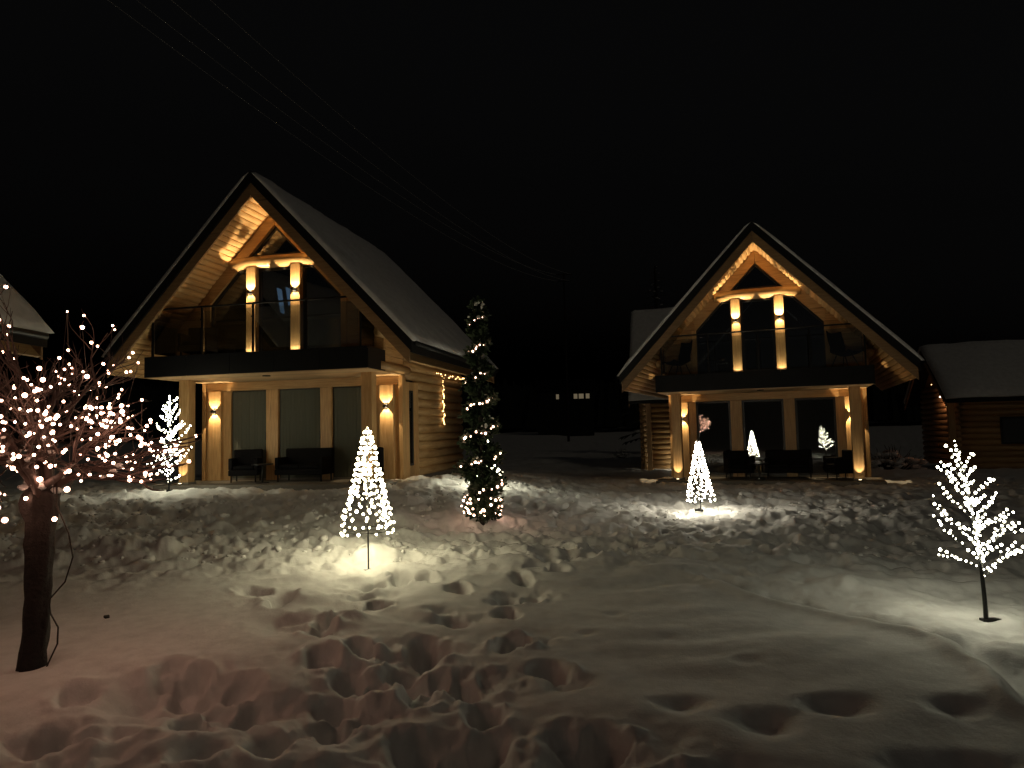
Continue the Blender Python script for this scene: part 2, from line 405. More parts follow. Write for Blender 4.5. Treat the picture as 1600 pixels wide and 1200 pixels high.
def wall_lamp(up, down, s=1.0, ang=84):
    """up-and-down sconce, origin on the wall, facing -y"""
    r = empty('wall_lamp')
    mb = MB(); mb.box(-.035*s, .035*s, -.012, -.002, -.06*s, .06*s); mb.build('mounting_plate', M_['black'], r)
    mb = MB(); mb.box(-.030*s, .030*s, -.112, -.100, -.034, .034)
    for q in (-1, 1): mb.prism_xz([(-.060, q*.004-.004), (-.052, q*.004-.004), (-.052, q*.004+.004), (-.060, q*.004+.004)] if q < 0 else [(.052, 0), (.060, 0), (.060, .008), (.052, .008)], -.108, -.0121)
    mb.box(-.062, .062, -.1085, -.1005, -.004, .008)
    mb.build('housing', M_['black'], r)
    for sg in (1, -1):
        mb = MB(); c_ = [(.014*math.cos(2*PI*k/10), -.085+.012*math.sin(2*PI*k/10), sg*.052) for k in range(10)]
        mb.add(c_, [tuple(range(10)) if sg > 0 else tuple(range(9, -1, -1))]); mb.build('lens', LENS, r)
    spot('lamp_light', r, (0, -.072, -.055), (0, .0, 1), up, ang)
    spot('lamp_light', r, (0, -.072, .055), (0, .0, -1), down, ang)
    return r

def ground_spot(energy):
    r = empty('ground_spotlight')
    mb = MB(); mb.tube([(0, 0, 0), (0, 0, .03)], [.055, .05], 14); mb.build('trim_ring', M_['black'], r)
    mb = MB(); mb.tube([(0, 0, .0302), (0, 0, .036)], [.038, .034], 12); mb.build('lens', LENS, r)
    spot('lamp_light', r, (0, -.02, .045), (0, .17, 1), energy, 62, (1, .80, .50), .5)
    return r

# ------------------------------------------------------------------ cabin
K = 1.06
ZT, ZB, ZI = 7.04, 6.79, 6.535           # top of the roof deck, bottom of the black edge, soffit line at the ridge
YF, YR = -2.157, 5.26
XE = 3.74
YG = -1.135
WW = 2.731
def zs_(x, z0): return z0 - K*abs(x)

def window_unit(parent, poly, y, fr=.055, inner=None, name='window'):
    """frame ring with glass pane; poly counter-clockwise in x,z"""
    n = len(poly); P = [Vector((a, b)) for a, b in poly]
    ins = []
    for i in range(n):
        p0, p1, p2 = P[i-1], P[i], P[(i+1) % n]
        d1 = (p1-p0).normalized(); d2 = (p2-p1).normalized()
        n1 = Vector((-d1.y, d1.x)); n2 = Vector((-d2.y, d2.x)); b = (n1+n2); b = b/b.length
        ins.append(p1 + b*(fr/max(.25, b.dot(n1))))
    mb = MB()
    V = [(p.x, y, p.y) for p in P] + [(p.x, y, p.y) for p in ins] + [(p.x, y+.07, p.y) for p in P] + [(p.x, y+.07, p.y) for p in ins]
    F = []
    for i in range(n):
        k = (i+1) % n
        F += [(i, k, n+k, n+i), (n+i, n+k, 3*n+k, 3*n+i), (2*n+k, 2*n+i, 3*n+i, 3*n+k), (k, i, 2*n+i, 2*n+k)]
    mb.add(V, F)
    w = mb.build(name, M_['frame'], parent)
    mb = MB(); mb.prism_xz([(p.x, p.y) for p in ins], y+.03, y+.042)
    mb.build('pane', M_['glass'], w)
    return w

def lean_board(mb, x0, z0, x1, z1, y0, y1, t):
    """board along the slope from (x0,z0) to (x1,z1), thickness t upward"""
    pts = [(x0, z0), (x1, z1), (x1, z1+t), (x0, z0+t)]
    if x1 < x0: pts = pts[::-1]
    mb.prism_xz(pts, y0, y1)

def make_cabin():
    r = empty('log_cabin')
    # ---- roof
    roof = MB()
    for s in (-1, 1):
        lean_board(roof, 0, ZB-.002, s*XE, zs_(XE, ZB-.002), YF+.03, YR-.03, ZT-ZB-.002)
    roof = roof.build('roof', M_['black'], r)
    for s in (-1, 1):
        m = MB(); lean_board(m, s*.003, ZB+.0-.0, s*(XE+.005), zs_(XE+.005, ZB), YF-.004, YF+.028, ZT-ZB+.02); m.build('verge_trim', M_['black'], roof)
        m = MB(); lean_board(m, s*.003, ZB, s*(XE+.005), zs_(XE+.005, ZB), YR-.028, YR+.004, ZT-ZB+.02); m.build('verge_trim', M_['black'], roof)
        m = MB(); xs = sorted((s*(XE+.007), s*(XE+.035))); m.box(xs[0], xs[1], YF, YR, zs_(XE, ZB)-.05, zs_(XE, ZT)+.01); m.build('eave_fascia', M_['black'], roof)
        m = MB(); m.tube([(s*(XE+.09), YF+.1, zs_(XE, ZT)-.1), (s*(XE+.09), YR-.1, zs_(XE, ZT)-.13)], .055, 8); m.build('gutter', M_['black'], roof, True)
        m = MB(); lean_board(m, s*.003, ZI-.05, s*(XE-.02), zs_(XE-.02, ZI-.05), YF+.03, YF+.075, ZB-ZI+.04); m.build('bargeboard', M_['barge'], r)
        m = MB(); lean_board(m, s*.003, ZI-.03, s*(XE-.02), zs_(XE-.02, ZI-.03), YR-.075, YR-.03, ZB-ZI+.02); m.build('bargeboard', M_['barge'], r)
        # soffit of half-round boards running front to back
        L = XE*math.hypot(1, K); pitch = .142; n = int((L-.05)/pitch)
        du = Vector((s, 0, -K)).normalized(); nn = Vector((-s*K, 0, -1)).normalized()
        if nn.z > 0: nn = -nn
        nn = Vector((-s*K/math.hypot(1, K), 0, -1/math.hypot(1, K)))
        for k in range(n):
            c = Vector((0, 0, ZI)) + du*(.012 + pitch*(k+.5))
            y1 = YG-.0 if abs(c.x) < WW+.02 else YR-.08
            y0 = YF+.078
            out = []; seg = 5
            for yy in (y0, y1):
                for q in range(seg+1):
                    a = PI*q/seg
                    off = du*(-math.cos(a)*pitch*.495) + nn*(math.sin(a)*.034+.0)
                    p = c + off; out.append((p.x, yy, p.z))
                for q in (1, -1):
                    p = c + du*(q*pitch*.495) - nn*.02; out.append((p.x, yy, p.z))
            N = seg+3
            fs = [tuple(range(N)), tuple(range(2*N-1, N-1, -1))] + [(i, i+N, (i+1) % N+N, (i+1) % N) for i in range(N)]
            m = MB(); m.add(out, fs); m.build('soffit_board', M_['wood_y'], r, False)
    m = MB(); m.prism_xz([(-.06, ZI-.075), (.06, ZI-.075), (.06, ZI-.02), (-.06, ZI-.02)], YF+.079, YG-.002); m.build('ridge_board', M_['wood_y'], r)
    # deck underside over the house body (hides the void)
    m = MB()
    for s in (-1, 1): lean_board(m, 0, ZI, s*WW, zs_(WW, ZI), YG+.002, YR-.08, .03)
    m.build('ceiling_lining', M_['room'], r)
    # snow on the roof
    rs = random.Random(3)
    nx, ny = 44, 60; sv = []; sf = []
    xs = [-(XE+.12) + (2*XE+.24)*a/nx for a in range(nx+1)]; ys = [YF-.02 + (YR+.06-YF)*b/ny for b in range(ny+1)]
    gx, gy = np.meshgrid(xs, ys); nzv = fbm(gx.ravel()*1.3+4, gy.ravel()*1.3, 111, 4)*.5 + fbm(gx.ravel()*4, gy.ravel()*4, 112, 3)*.25
    nzv = nzv.reshape(gx.shape)
    for b in range(ny+1):
        for a in range(nx+1):
            x, y = xs[a], ys[b]; e = min(a, nx-a, 2)/2*.5+.5; e2 = min(b, ny-b, 2)/2*.4+.6
            t = (.14 + (.10 if 2 < a < nx-2 else .20)*nzv[b, a])*e*e2
            yy = y + (.03*nzv[b, a] if b in (0, ny) else 0)
            sv.append((x + (0.05*nzv[b, a] if a in (0, nx) else 0), yy, ZT - K*math.sqrt(x*x+.01) + t + .02))
    base = len(sv)
    for b in range(ny+1):
        for a in range(nx+1):
            x, y = xs[a]*.985, ys[b]; sv.append((x, y+.01*(1 if b == 0 else -1 if b == ny else 0), ZT - K*abs(x) + .003))
    W_ = nx+1
    for b in range(ny):
        for a in range(nx):
            i0 = b*W_+a; sf.append((i0, i0+1, i0+W_+1, i0+W_))
    for a in range(nx):
        sf.append((a, a+base, a+1+base, a+1)); i0 = ny*W_+a; sf.append((i0, i0+1, i0+1+base, i0+base))
    for b in range(ny):
        i0 = b*W_; sf.append((i0, i0+W_, i0+W_+base, i0+base)); i0 = b*W_+nx; sf.append((i0, i0+base, i0+W_+base, i0+W_))
    m = MB(); m.add(sv, sf); m.build('snow_cover', M_['roof_snow'], r, True)
    # ---- gable framing (upper storey)
    zf = 2.99
    for s in (-1, 1):
        m = MB()                                                # leaning rake beam beside the glazing
        xa, xb = s*.004, s*1.74
        pts = [(xa, zs_(xa, 6.115)), (xb, zs_(xb, 6.115)), (xb, zs_(xb, ZI+.01)), (xa, zs_(xa, ZI+.01))]
        if s < 0: pts = pts[::-1]
        m.prism_xz(pts, YG-.03, YG+.15); m.build('rake_beam', M_['wood_x'], r)
        # boards between glazing and the eaves
        x_in = 1.74; z = zf; bh = .19
        while z < zs_(x_in, ZI):
            z1 = min(z+bh-.006, zs_(x_in, ZI))
            xo0 = min(WW, (ZI-z)/K); xo1 = min(WW, (ZI-z1)/K)
            if xo0 <= x_in+.02: break
            pts = [(s*x_in, z), (s*xo0, z), (s*max(xo1, x_in), z1), (s*x_in, z1)]
            if s < 0: pts = pts[::-1]
            m = MB(); m.prism_xz(pts, YG, YG+.1); bevel(m.build('wall_board', M_['wood_x'], r), .008, 1); z += bh
        # upper post carrying a lamp
        m = MB(); m.box(s*.578-.125, s*.578+.125, YG-.10, YG+.14, zf, 5.12); bevel(m.build('upper_post', M_['wood_z'], r), .01)
        m = MB(); xs2 = sorted((s*1.70, s*1.84)); m.box(xs2[0], xs2[1], YG-.05, YG-.002, zf, 4.30); m.build('corner_trim', M_['wood_z'], r)
        xs3 = sorted((s*.71, s*1.735))
        pts = [(s*.705, zf+.02), (s*1.735, zf+.02), (s*1.735, zs_(1.735, 6.11)), (s*.96, 5.085), (s*.705, 5.085)]
        if s < 0: pts = pts[::-1]
        window_unit(r, pts, YG+.03)
    d = window_unit(r, [(-.45, zf+.02), (.45, zf+.02), (.45, 5.09), (-.45, 5.09)], YG+.03, .07, name='balcony_door')
    m = MB(); m.box(.36, .385, YG-.01, YG+.028, 3.95, 4.15); m.build('handle', M_['frame'], d)
    window_unit(r, [(-.66, 5.39), (.66, 5.39), (0, 6.09)], YG+.04, .045)
    m = MB(); m.tube([(-1.16, YG+.02, 5.235), (-.4, YG+.015, 5.24), (.4, YG+.02, 5.232), (1.16, YG+.02, 5.235)], .148, 16); m.build('tie_log', M_['log_x'], r, True)
    # ---- upper side walls over the terrace, floor slab and balcony
    for s in (-1, 1):
        z = 2.5
        while z < 3.55:
            xs2 = sorted((s*(WW-.1), s*WW)); m = MB(); m.box(xs2[0]+.001, xs2[1]-.001, YG+.102, .02, z, min(z+.184, 3.60)); bevel(m.build('wall_board', M_['wood_y'], r), .008, 1); z += .19
        m = MB(); m.tube([(s*WW, YG-.32, 3.36), (s*WW, .6, 3.36)], .11, 12); m.build('plate_log', M_['log'], r, True)
        m = MB(); m.tube([(s*(WW+.0), YG-.25, 2.62), (s*WW, .3, 2.62)], .10, 12); m.build('plate_log', M_['log'], r, True)
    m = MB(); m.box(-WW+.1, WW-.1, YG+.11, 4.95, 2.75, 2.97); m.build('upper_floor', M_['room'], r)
    b = MB(); b.box(-2.748, 2.748, -2.07, YG-.005, 2.52, 2.93); balc = b.build('balcony', M_['anthracite'], r)
    for i in range(5):
        x0 = -2.748+i*1.0992; m = MB(); m.box(x0+.004, x0+1.0952, -2.084, -2.072, 2.503, 2.975); bevel(m.build('fascia_panel', M_['anthracite'], balc), .003, 1)
    for s in (-1, 1):
        xs2 = sorted((s*2.75, s*2.764)); m = MB(); m.box(xs2[0], xs2[1], -2.07, YG-.01, 2.503, 2.975); m.build('fascia_panel', M_['anthracite'], balc)
    # ceiling boards under the balcony and the overhang
    y = -2.065; k = 0
    while y < -.02:
        y1 = min(y+.26, -.005); m = MB(); m.box(-WW+.003, WW-.003, y, y1-.008, 2.488, 2.512); m.build('ceiling_board', M_['ceil'], r); y += .26
    m = MB(); m.tube([(0.0, -1.5, 2.487), (0.0, -1.5, 2.465)], .09, 14); m.build('ceiling_lamp', M_['black'], r)
    # railing
    rail = empty('railing'); rail.parent = r
    for x in (-2.58, -1.29, 0, 1.29, 2.58):
        m = MB(); m.box(x-.02, x+.02, -2.05, -2.01, 2.975, 4.045); m.box(x-.03, x+.03, -2.066, -2.048, 3.75, 3.79); m.build('rail_post', M_['pole'], rail)
    m = MB(); m.tube([(-2.58, YG-.02, 4.07), (-2.58, -2.03, 4.07), (2.58, -2.03, 4.07), (2.58, YG-.02, 4.07)], .024, 8); m.build('handrail', M_['pole'], rail)
    for i in range(4):
        x0 = -2.58+i*1.29; m = MB(); m.box(x0+.05, x0+1.24, -2.035, -2.025, 3.05, 3.97); m.build('glass_panel', M_['rail_glass'], rail)
    for s in (-1, 1):
        m = MB(); m.box(s*2.58-.005, s*2.58+.005, -1.97, YG-.08, 3.05, 3.97); m.build('glass_panel', M_['rail_glass'], rail)
    # ---- lower storey
    sl = MB(); sl.box(-2.95, 2.95, -1.55, .3, -.20, -.003); bevel(sl.build('terrace_slab', M_['concrete'], r), .015)
    m = MB(); m.box(-WW, WW, .31, 5.0, -.3, -.004); m.build('foundation', M_['concrete'], r)
    for s in (-1, 1):
        m = MB(); m.box(s*2.35-.13, s*2.35+.13, YG-.13, YG+.13, 0, 2.486); p = bevel(m.build('terrace_post', M_['wood_z'], r), .012)
        m = MB(); m.box(s*2.35-.15, s*2.35+.15, YG-.15, YG+.15, .001, .05); m.build('post_shoe', M_['concrete'], p)
        # lamp pilaster and its recessed flanks
        m = MB(); m.box(s*2.34-.18, s*2.34+.18, -.11, .04, 0, 2.27); bevel(m.build('pilaster', M_['wood_z'], r), .008)
        for a, b_ in ((WW-.005, 2.34+.182), (2.34-.182, 1.94)):
            xs2 = sorted((s*a, s*b_)); m = MB(); m.box(xs2[0], xs2[1], .0, .1, 0, 2.27); m.build('wall_panel', M_['wood_z'], r)
        m = MB(); xs2 = sorted((s*(WW-.09), s*(WW+.012))); m.box(xs2[0], xs2[1], -.06, .16, -.02, 2.486); bevel(m.build('corner_post', M_['wood_z'], r), .008)
    m = MB(); m.box(-WW+.095, WW-.095, -.05, .12, 2.272, 2.486); bevel(m.build('header_beam', M_['wood_x'], r), .008)
    for a, b_ in ((-.93, -.60), (.56, .86)):
        m = MB(); m.box(a, b_, -.03, .12, 0, 2.27); bevel(m.build('mullion_post', M_['wood_z'], r), .008)
    for a, b_ in ((-1.938, -.932), (-.598, .558), (.862, 1.938)):
        w = window_unit(r, [(a, .05), (b_, .05), (b_, 2.268), (a, 2.268)], .05, .06, name='glass_door')
        m = MB(); m.box(b_-.05, b_-.03, .02, .048, 1.0, 1.2); m.build('handle', M_['frame'], w)
    m = MB(); m.box(-1.93, 1.93, .02, .12, .0, .048); m.build('door_sill', M_['concrete'], r)
    # side walls of round logs, with tall narrow side window near the front corner
    rl = random.Random(9)
    for s in (-1, 1):
        n = 16; pt = .222
        for k in range(n):
            z = .09 + pt*k
            ys = 1.06 if z < 2.35 else .17
            rr = .118*rl.uniform(.97, 1.03)
            m = MB(); m.tube([(s*(WW-.10), ys, z), (s*(WW-.10), 3, z+rl.uniform(-.004, .004)), (s*(WW-.10), 5.0, z)], rr, 12); m.build('log', M_['log'], r, True)
        xs2 = sorted((s*(WW-.1), s*WW))
        m = MB(); m.box(xs2[0], xs2[1], .162, .40, 0, 2.35); m.build('wall_panel', M_['wood_z'], r)
        m = MB(); m.box(xs2[0], xs2[1], .72, 1.05, 0, 2.35); m.build('wall_panel', M_['wood_z'], r)
        m = MB(); m.box(xs2[0], xs2[1], .401, .719, 0, .28); m.box(xs2[0], xs2[1], .401, .719, 2.15, 2.35); m.build('wall_panel', M_['wood_z'], r)
        m = MB(); xo = s*(WW-.04)
        for a, b_, c, d_ in ((.405, .45, .285, 2.145), (.67, .715, .285, 2.145), (.452, .668, .285, .33), (.452, .668, 2.10, 2.145)):
            xs3 = sorted((xo-.03*s, xo+.03*s)); m.box(xs3[0], xs3[1], a, b_, c, d_)
        w = m.build('window', M_['frame'], r)
        xs3 = sorted((xo-.006, xo+.006)); m = MB(); m.box(xs3[0], xs3[1], .451, .669, .331, 2.099); m.build('pane', M_['glass'], w)
    # back wall and inner lining
    m = MB(); m.prism_xz([(-WW+.21, 0), (WW-.21, 0), (WW-.21, 3.6), (0, ZI-.1), (-WW+.21, 3.6)], 4.9, 5.0); m.build('back_wall', M_['wood_x'], r)
    for s in (-1, 1):
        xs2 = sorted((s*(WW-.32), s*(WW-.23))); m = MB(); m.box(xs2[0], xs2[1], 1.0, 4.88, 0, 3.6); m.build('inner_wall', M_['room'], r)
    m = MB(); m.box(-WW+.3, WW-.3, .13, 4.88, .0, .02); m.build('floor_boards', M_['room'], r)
    return r

FLOORS = {'L': 1.6-1.1057, 'R': 1.6-1.5492}
cabin = make_cabin()
cabin.location = (-5.306, 17.197, FLOORS['L']); cabin.rotation_euler.z = -.2155
tag(cabin, 'timber gable cabin left of the spiral tree, seen with its snowy right roof slope', 'cabin', 'gable log cabins with balconies')
cabin_r = copy_tree(cabin); cabin_r.location = (7.398, 20.333, FLOORS['R']); cabin_r.rotation_euler.z = -.3848
tag(cabin_r, 'timber gable cabin facing the yard on the right, tree lights mirrored in its doors', 'cabin')
cabin_f = copy_tree(cabin); cabin_f.location = (-11.9, 6.5, .40); cabin_f.rotation_euler.z = -.06
tag(cabin_f, 'unlit cabin at the left edge behind the rosy lit tree, only its snowy roof showing', 'cabin')

def at(root, x, y, z):
    a = root.rotation_euler.z; c, s = math.cos(a), math.sin(a)
    return (root.location.x + x*c - y*s, root.location.y + x*s + y*c, root.location.z + z)

lamp_lo = wall_lamp(95, 95, 1, 72); lamp_hi = wall_lamp(230, 66, .9, 73)
first = {'lo': True, 'hi': True, 'g': True}
for root, who in ((cabin, 'left'), (cabin_r, 'right')):
    for s, side in ((-1, 'left'), (1, 'right')):
        for proto, key, x, y, z, lab in ((lamp_lo, 'lo', s*2.34, -.112, 1.75, 'black up-down wall lamp on the terrace, %s end of the %s cabin'),
                                         (lamp_hi, 'hi', s*.578, YG-.102, 4.50, 'small black wall lamp %s of the balcony door, %s cabin')):
            o = proto if first[key] else copy_tree(proto); first[key] = False
            o.location = at(root, x, y, z); o.rotation_euler.z = root.rotation_euler.z
            tag(o, lab % (side, who), 'wall lamp', 'up-down wall lamps on the cabins')
gs = ground_spot(26)
for root, who in ((cabin, 'left'), (cabin_r, 'right')):
    for s, side in ((-1, 'left'), (1, 'right')):
        o = gs if first['g'] else copy_tree(gs); first['g'] = False
        o.location = at(root, s*2.35, YG-.24, -.002); o.rotation_euler.z = root.rotation_euler.z
        tag(o, 'small floor spotlight at the foot of the %s terrace post, %s cabin' % (side, who), 'spotlight', 'floor spotlights shining up the posts')

bs = None
for root, who in ((cabin, 'left'), (cabin_r, 'right')):
    for s, side in ((-1, 'left'), (1, 'right')):
        if bs is None: bs = ground_spot(15); [c_ for c_ in bs.children if c_.type == 'LIGHT'][0].data.spot_size = math.radians(120); o = bs
        else: o = copy_tree(bs)
        o.location = at(root, s*.578, YG-.26, 2.935); o.rotation_euler.z = root.rotation_euler.z
        tag(o, 'tiny balcony floor light below the %s of the two upper wall lamps, %s cabin' % (side, who), 'spotlight', 'balcony floor lights')
# outside screens drawn down over the left cabin's doors
for k, (a, b_) in enumerate(((-1.90, -.97), (-.56, .52), (.90, 1.90))):
    m = MB(); n = 40; v = []
    for i_ in range(n+1):
        x = a+(b_-a)*i_/n; y = .030+.006*math.sin(i_*1.9+k)+.003*math.sin(i_*.7)
        v += [(x, y, .06), (x, y, 2.24)]
    m.add(v, [(2*i_, 2*i_+2, 2*i_+3, 2*i_+1) for i_ in range(n)]); m.build('curtain', M_['curtain'], cabin, True)

# glowing panel added to imitate bluish patches in the left cabin's upper door glass
glow_panel = empty('glowing_panel', at(cabin, 0, 0, 0), cabin.rotation_euler.z, label='pale blue glowing screen added for the bluish patches in the left cabin balcony door', cat='panel')
PATCH_GLOW = emit('blue_patch_glow', (.22, .38, .62), .55)
m = MB(); m.box(-.32, .30, -.62, -.58, 3.98, 4.82); m.build('panel_back', M_['black'], glow_panel)
for a in (-.27, -.03):
    m = MB(); v = [(a, -.625, 4.72), (a+.10, -.625, 4.10), (a+.22, -.625, 4.05), (a+.14, -.625, 4.66)]
    m.add(v, [(0, 1, 2, 3)]); m.build('glow_patch', PATCH_GLOW, glow_panel)
m = MB(); m.box(-.03, .03, -.6, -.55, 2.97, 3.98); m.build('stand', M_['black'], glow_panel)

# ------------------------------------------------------------------ terrace furniture
def seat_unit(name, w):
    r = empty(name); d = .62
    m = MB(); m.box(-w/2, w/2, -d/2, d/2, .16, .30); bevel(m.build('seat_frame', M_['rattan'], r), .02)
    m = MB(); m.prism_xz([(-w/2, .30), (w/2, .30), (w/2, .78), (-w/2, .78)], d/2-.12, d/2); bevel(m.build('backrest', M_['rattan'], r), .03)
    for s in (-1, 1):
        xs2 = sorted((s*w/2, s*(w/2-.09))); m = MB(); m.box(xs2[0], xs2[1], -d/2+.01, d/2-.125, .302, .58); bevel(m.build('armrest', M_['rattan'], r), .02)
        for t in (-1, 1):
            m = MB(); m.tube([(s*(w/2-.06), t*(d/2-.06), 0), (s*(w/2-.06), t*(d/2-.06), .16)], .02, 6); m.build('leg', M_['pole'], r)
    n = 2 if w > 1 else 1
    for i_ in range(n):
        ww = (w-.2)/n; x0 = -w/2+.1+ww*i_; m = MB(); m.box(x0+.005, x0+ww-.005, -d/2+.02, d/2-.13, .303, .40); bevel(m.build('cushion', M_['cushion'], r), .03, 3)
    return r
def shell_chair():
    r = empty('lounge_chair')
    m = MB(); v = []; n = 9; k = 7
    prof = [(-.34, .44), (-.26, .40), (-.1, .37), (.05, .37), (.16, .42), (.23, .55), (.28, .72), (.31, .88), (.33, 1.0)]
    for (y, z) in prof:
        for j_ in range(k):
            t = (j_/(k-1)-.5)*2; w = .30-.05*max(0, z-.75); v.append((t*w, y-.08*t*t*(1 if z > .45 else 0), z+.05*t*t))
    f = [(a*k+b, a*k+b+1, (a+1)*k+b+1, (a+1)*k+b) for a in range(n-1) for b in range(k-1)]
    m.add(v, f); o = m.build('seat_shell', M_['rattan'], r, True); sm = o.modifiers.new('thick', 'SOLIDIFY'); sm.thickness = .03
    for s in (-1, 1):
        for t, y in ((-1, -.22), (1, .18)):
            m = MB(); m.tube([(s*.16, y*.6, .37), (s*.25, y*1.3, 0)], .014, 6); m.build('leg', M_['pole'], r)
    return r
def side_table():
    r = empty('side_table')
    m = MB(); m.tube([(0, 0, .42), (0, 0, .45)], .25, 20); m.build('table_top', M_['pole'], r)
    m = MB(); m.tube([(0, 0, .012), (0, 0, .42)], .02, 8); m.build('table_stem', M_['pole'], r)
    m = MB(); m.tube([(0, 0, 0), (0, 0, .012)], .16, 16); m.build('table_foot', M_['pole'], r)
    return r
def place(o, root, x, y, z, rz, label, cat, group=None):
    o.location = at(root, x, y, z); o.rotation_euler.z = root.rotation_euler.z + rz; tag(o, label, cat, group); return o
arm = seat_unit('armchair', .68); sofa = seat_unit('outdoor_sofa', 1.25); shell = shell_chair(); tab = side_table()
G1 = 'dark rattan armchairs on the terraces'; G2 = 'dark shell chairs on the balconies'
place(arm, cabin, -1.15, -.55, 0, .35, 'black rattan armchair on the left cabin terrace, in front of the left door', 'armchair', G1)
place(copy_tree(arm), cabin, 2.12, -.62, 0, -1.1, 'black rattan armchair beside the right terrace post of the left cabin', 'armchair', G1)
place(copy_tree(arm), cabin_r, -.75, -.6, 0, .3, 'black rattan armchair on the right cabin terrace, in front of the left mullion', 'armchair', G1)
place(copy_tree(arm), cabin_r, 1.95, -.62, 0, -1.2, 'black rattan armchair by the branching reflection, right end of right cabin terrace', 'armchair', G1)
place(sofa, cabin, .35, -.42, 0, 0, 'black two-seat rattan sofa on the left cabin terrace', 'sofa', 'rattan sofas on the terraces')
place(copy_tree(sofa), cabin_r, .62, -.42, 0, 0, 'black two-seat rattan sofa on the right cabin terrace', 'sofa', 'rattan sofas on the terraces')
place(tab, cabin, -.45, -.95, 0, 0, 'low round black table before the sofa, left cabin terrace', 'table', 'low round tables')
place(copy_tree(tab), cabin_r, -.15, -.95, 0, 0, 'low round black table before the sofa, right cabin terrace', 'table', 'low round tables')
place(shell, cabin_r, -2.15, -1.55, 2.935, -.9, 'shell chair on the right cabin balcony, left corner', 'chair', G2)
place(copy_tree(shell), cabin_r, 2.12, -1.55, 2.935, .9, 'shell chair on the right cabin balcony, right corner', 'chair', G2)
place(copy_tree(arm), cabin, -1.75, -1.55, 2.935, .2, 'black rattan armchair on the left cabin balcony behind the glass', 'armchair', G1)
place(copy_tree(tab), cabin_r, -1.15, -1.6, 2.935, 0, 'small round black table on the right cabin balcony', 'table', 'low round tables')

# ------------------------------------------------------------------ light strings and lit trees
def bulb_mesh(name, r, mat, seg=6, ring=4):
    m = MB(); m.ball((0, 0, 0), r, seg, ring); return m.mesh(name, mat, True)

def add_bulbs(parent, pts, mesh, rnd, name='light_bulb', joined=False, lo=.6, hi=1.3):
    if joined:
        m = MB()
        src_v = [v.co.copy() for v in mesh.vertices]; src_f = [tuple(p.vertices) for p in mesh.polygons]
        for p in pts:
            s = rnd.uniform(lo, hi); m.add([v*s + Vector(p) for v in src_v], src_f)
        o = m.build(name + 's', mesh.materials[0], parent, True); o['kind'] = 'stuff'; return
    for p in pts:
        o = link_mesh(name, mesh, parent); o.location = p; s = rnd.uniform(lo, hi); o.scale = (s, s, s)

def cone_tree(h, r0_, pole_h, seed, mesh, joined, n=300):
    rnd = random.Random(seed); r = empty('led_cone_tree')
    m = MB(); m.tube([(0, 0, -.06), (0, 0, h)], .009, 8); m.build('pole', M_['pole'], r)
    H = h - pole_h
    def rad(t): return r0_*((1-t)**.92*.92+.07)*(1+.03*math.sin(t*9))          # t from 0 (hem) to 1 (tip)
    m = MB(); m.tube([(rad(0)*math.cos(a), rad(0)*math.sin(a), pole_h+.02) for a in [2*PI*k/24 for k in range(25)]], .004, 5); m.build('hoop', M_['pole'], r)
    for k in range(3):
        a = 2*PI*k/3; m = MB(); m.tube([(0, 0, pole_h+.02), (rad(0)*math.cos(a), rad(0)*math.sin(a), pole_h+.02)], .003, 5); m.build('spoke', M_['pole'], r)
    pts = []; strings = 16
    for q in range(strings):
        a0 = 2*PI*q/strings; path = []
        nb = int(n/strings)
        for i_ in range(nb+1):
            t = (i_/(nb))**.88; t = min(.985, t)
            a = a0 + .25*math.sin(t*7+q) + t*.5
            rr = rad(t)*(1+rnd.uniform(-.05, .05)); z = pole_h + H*t + rnd.uniform(-.015, .015)
            path.append((rr*math.cos(a), rr*math.sin(a), z))
        mm = MB(); mm.tube(path, .0022, 4); mm.build('light_cable', M_['wire'], r)
        pts += [p for i_, p in enumerate(path[:-1]) if not (i_ > nb*.62 and (i_+q) % 3 == 0)]
    pts += [(0, .01, h-.01), (.02, 0, h-.05)]
    for k in range(14): pts.append((rnd.uniform(-.05, .05), rnd.uniform(-.05, .05), pole_h+H*rnd.uniform(.1, .9)))
    add_bulbs(r, pts, mesh, rnd, joined=joined)
    m = MB(); m.box(-.11, .11, -.02, .02, -.03, .008); m.box(-.02, .02, -.11, -.021, -.03, .008); m.box(-.02, .02, .021, .11, -.03, .008); m.build('stake_base', M_['pole'], r)
    return r

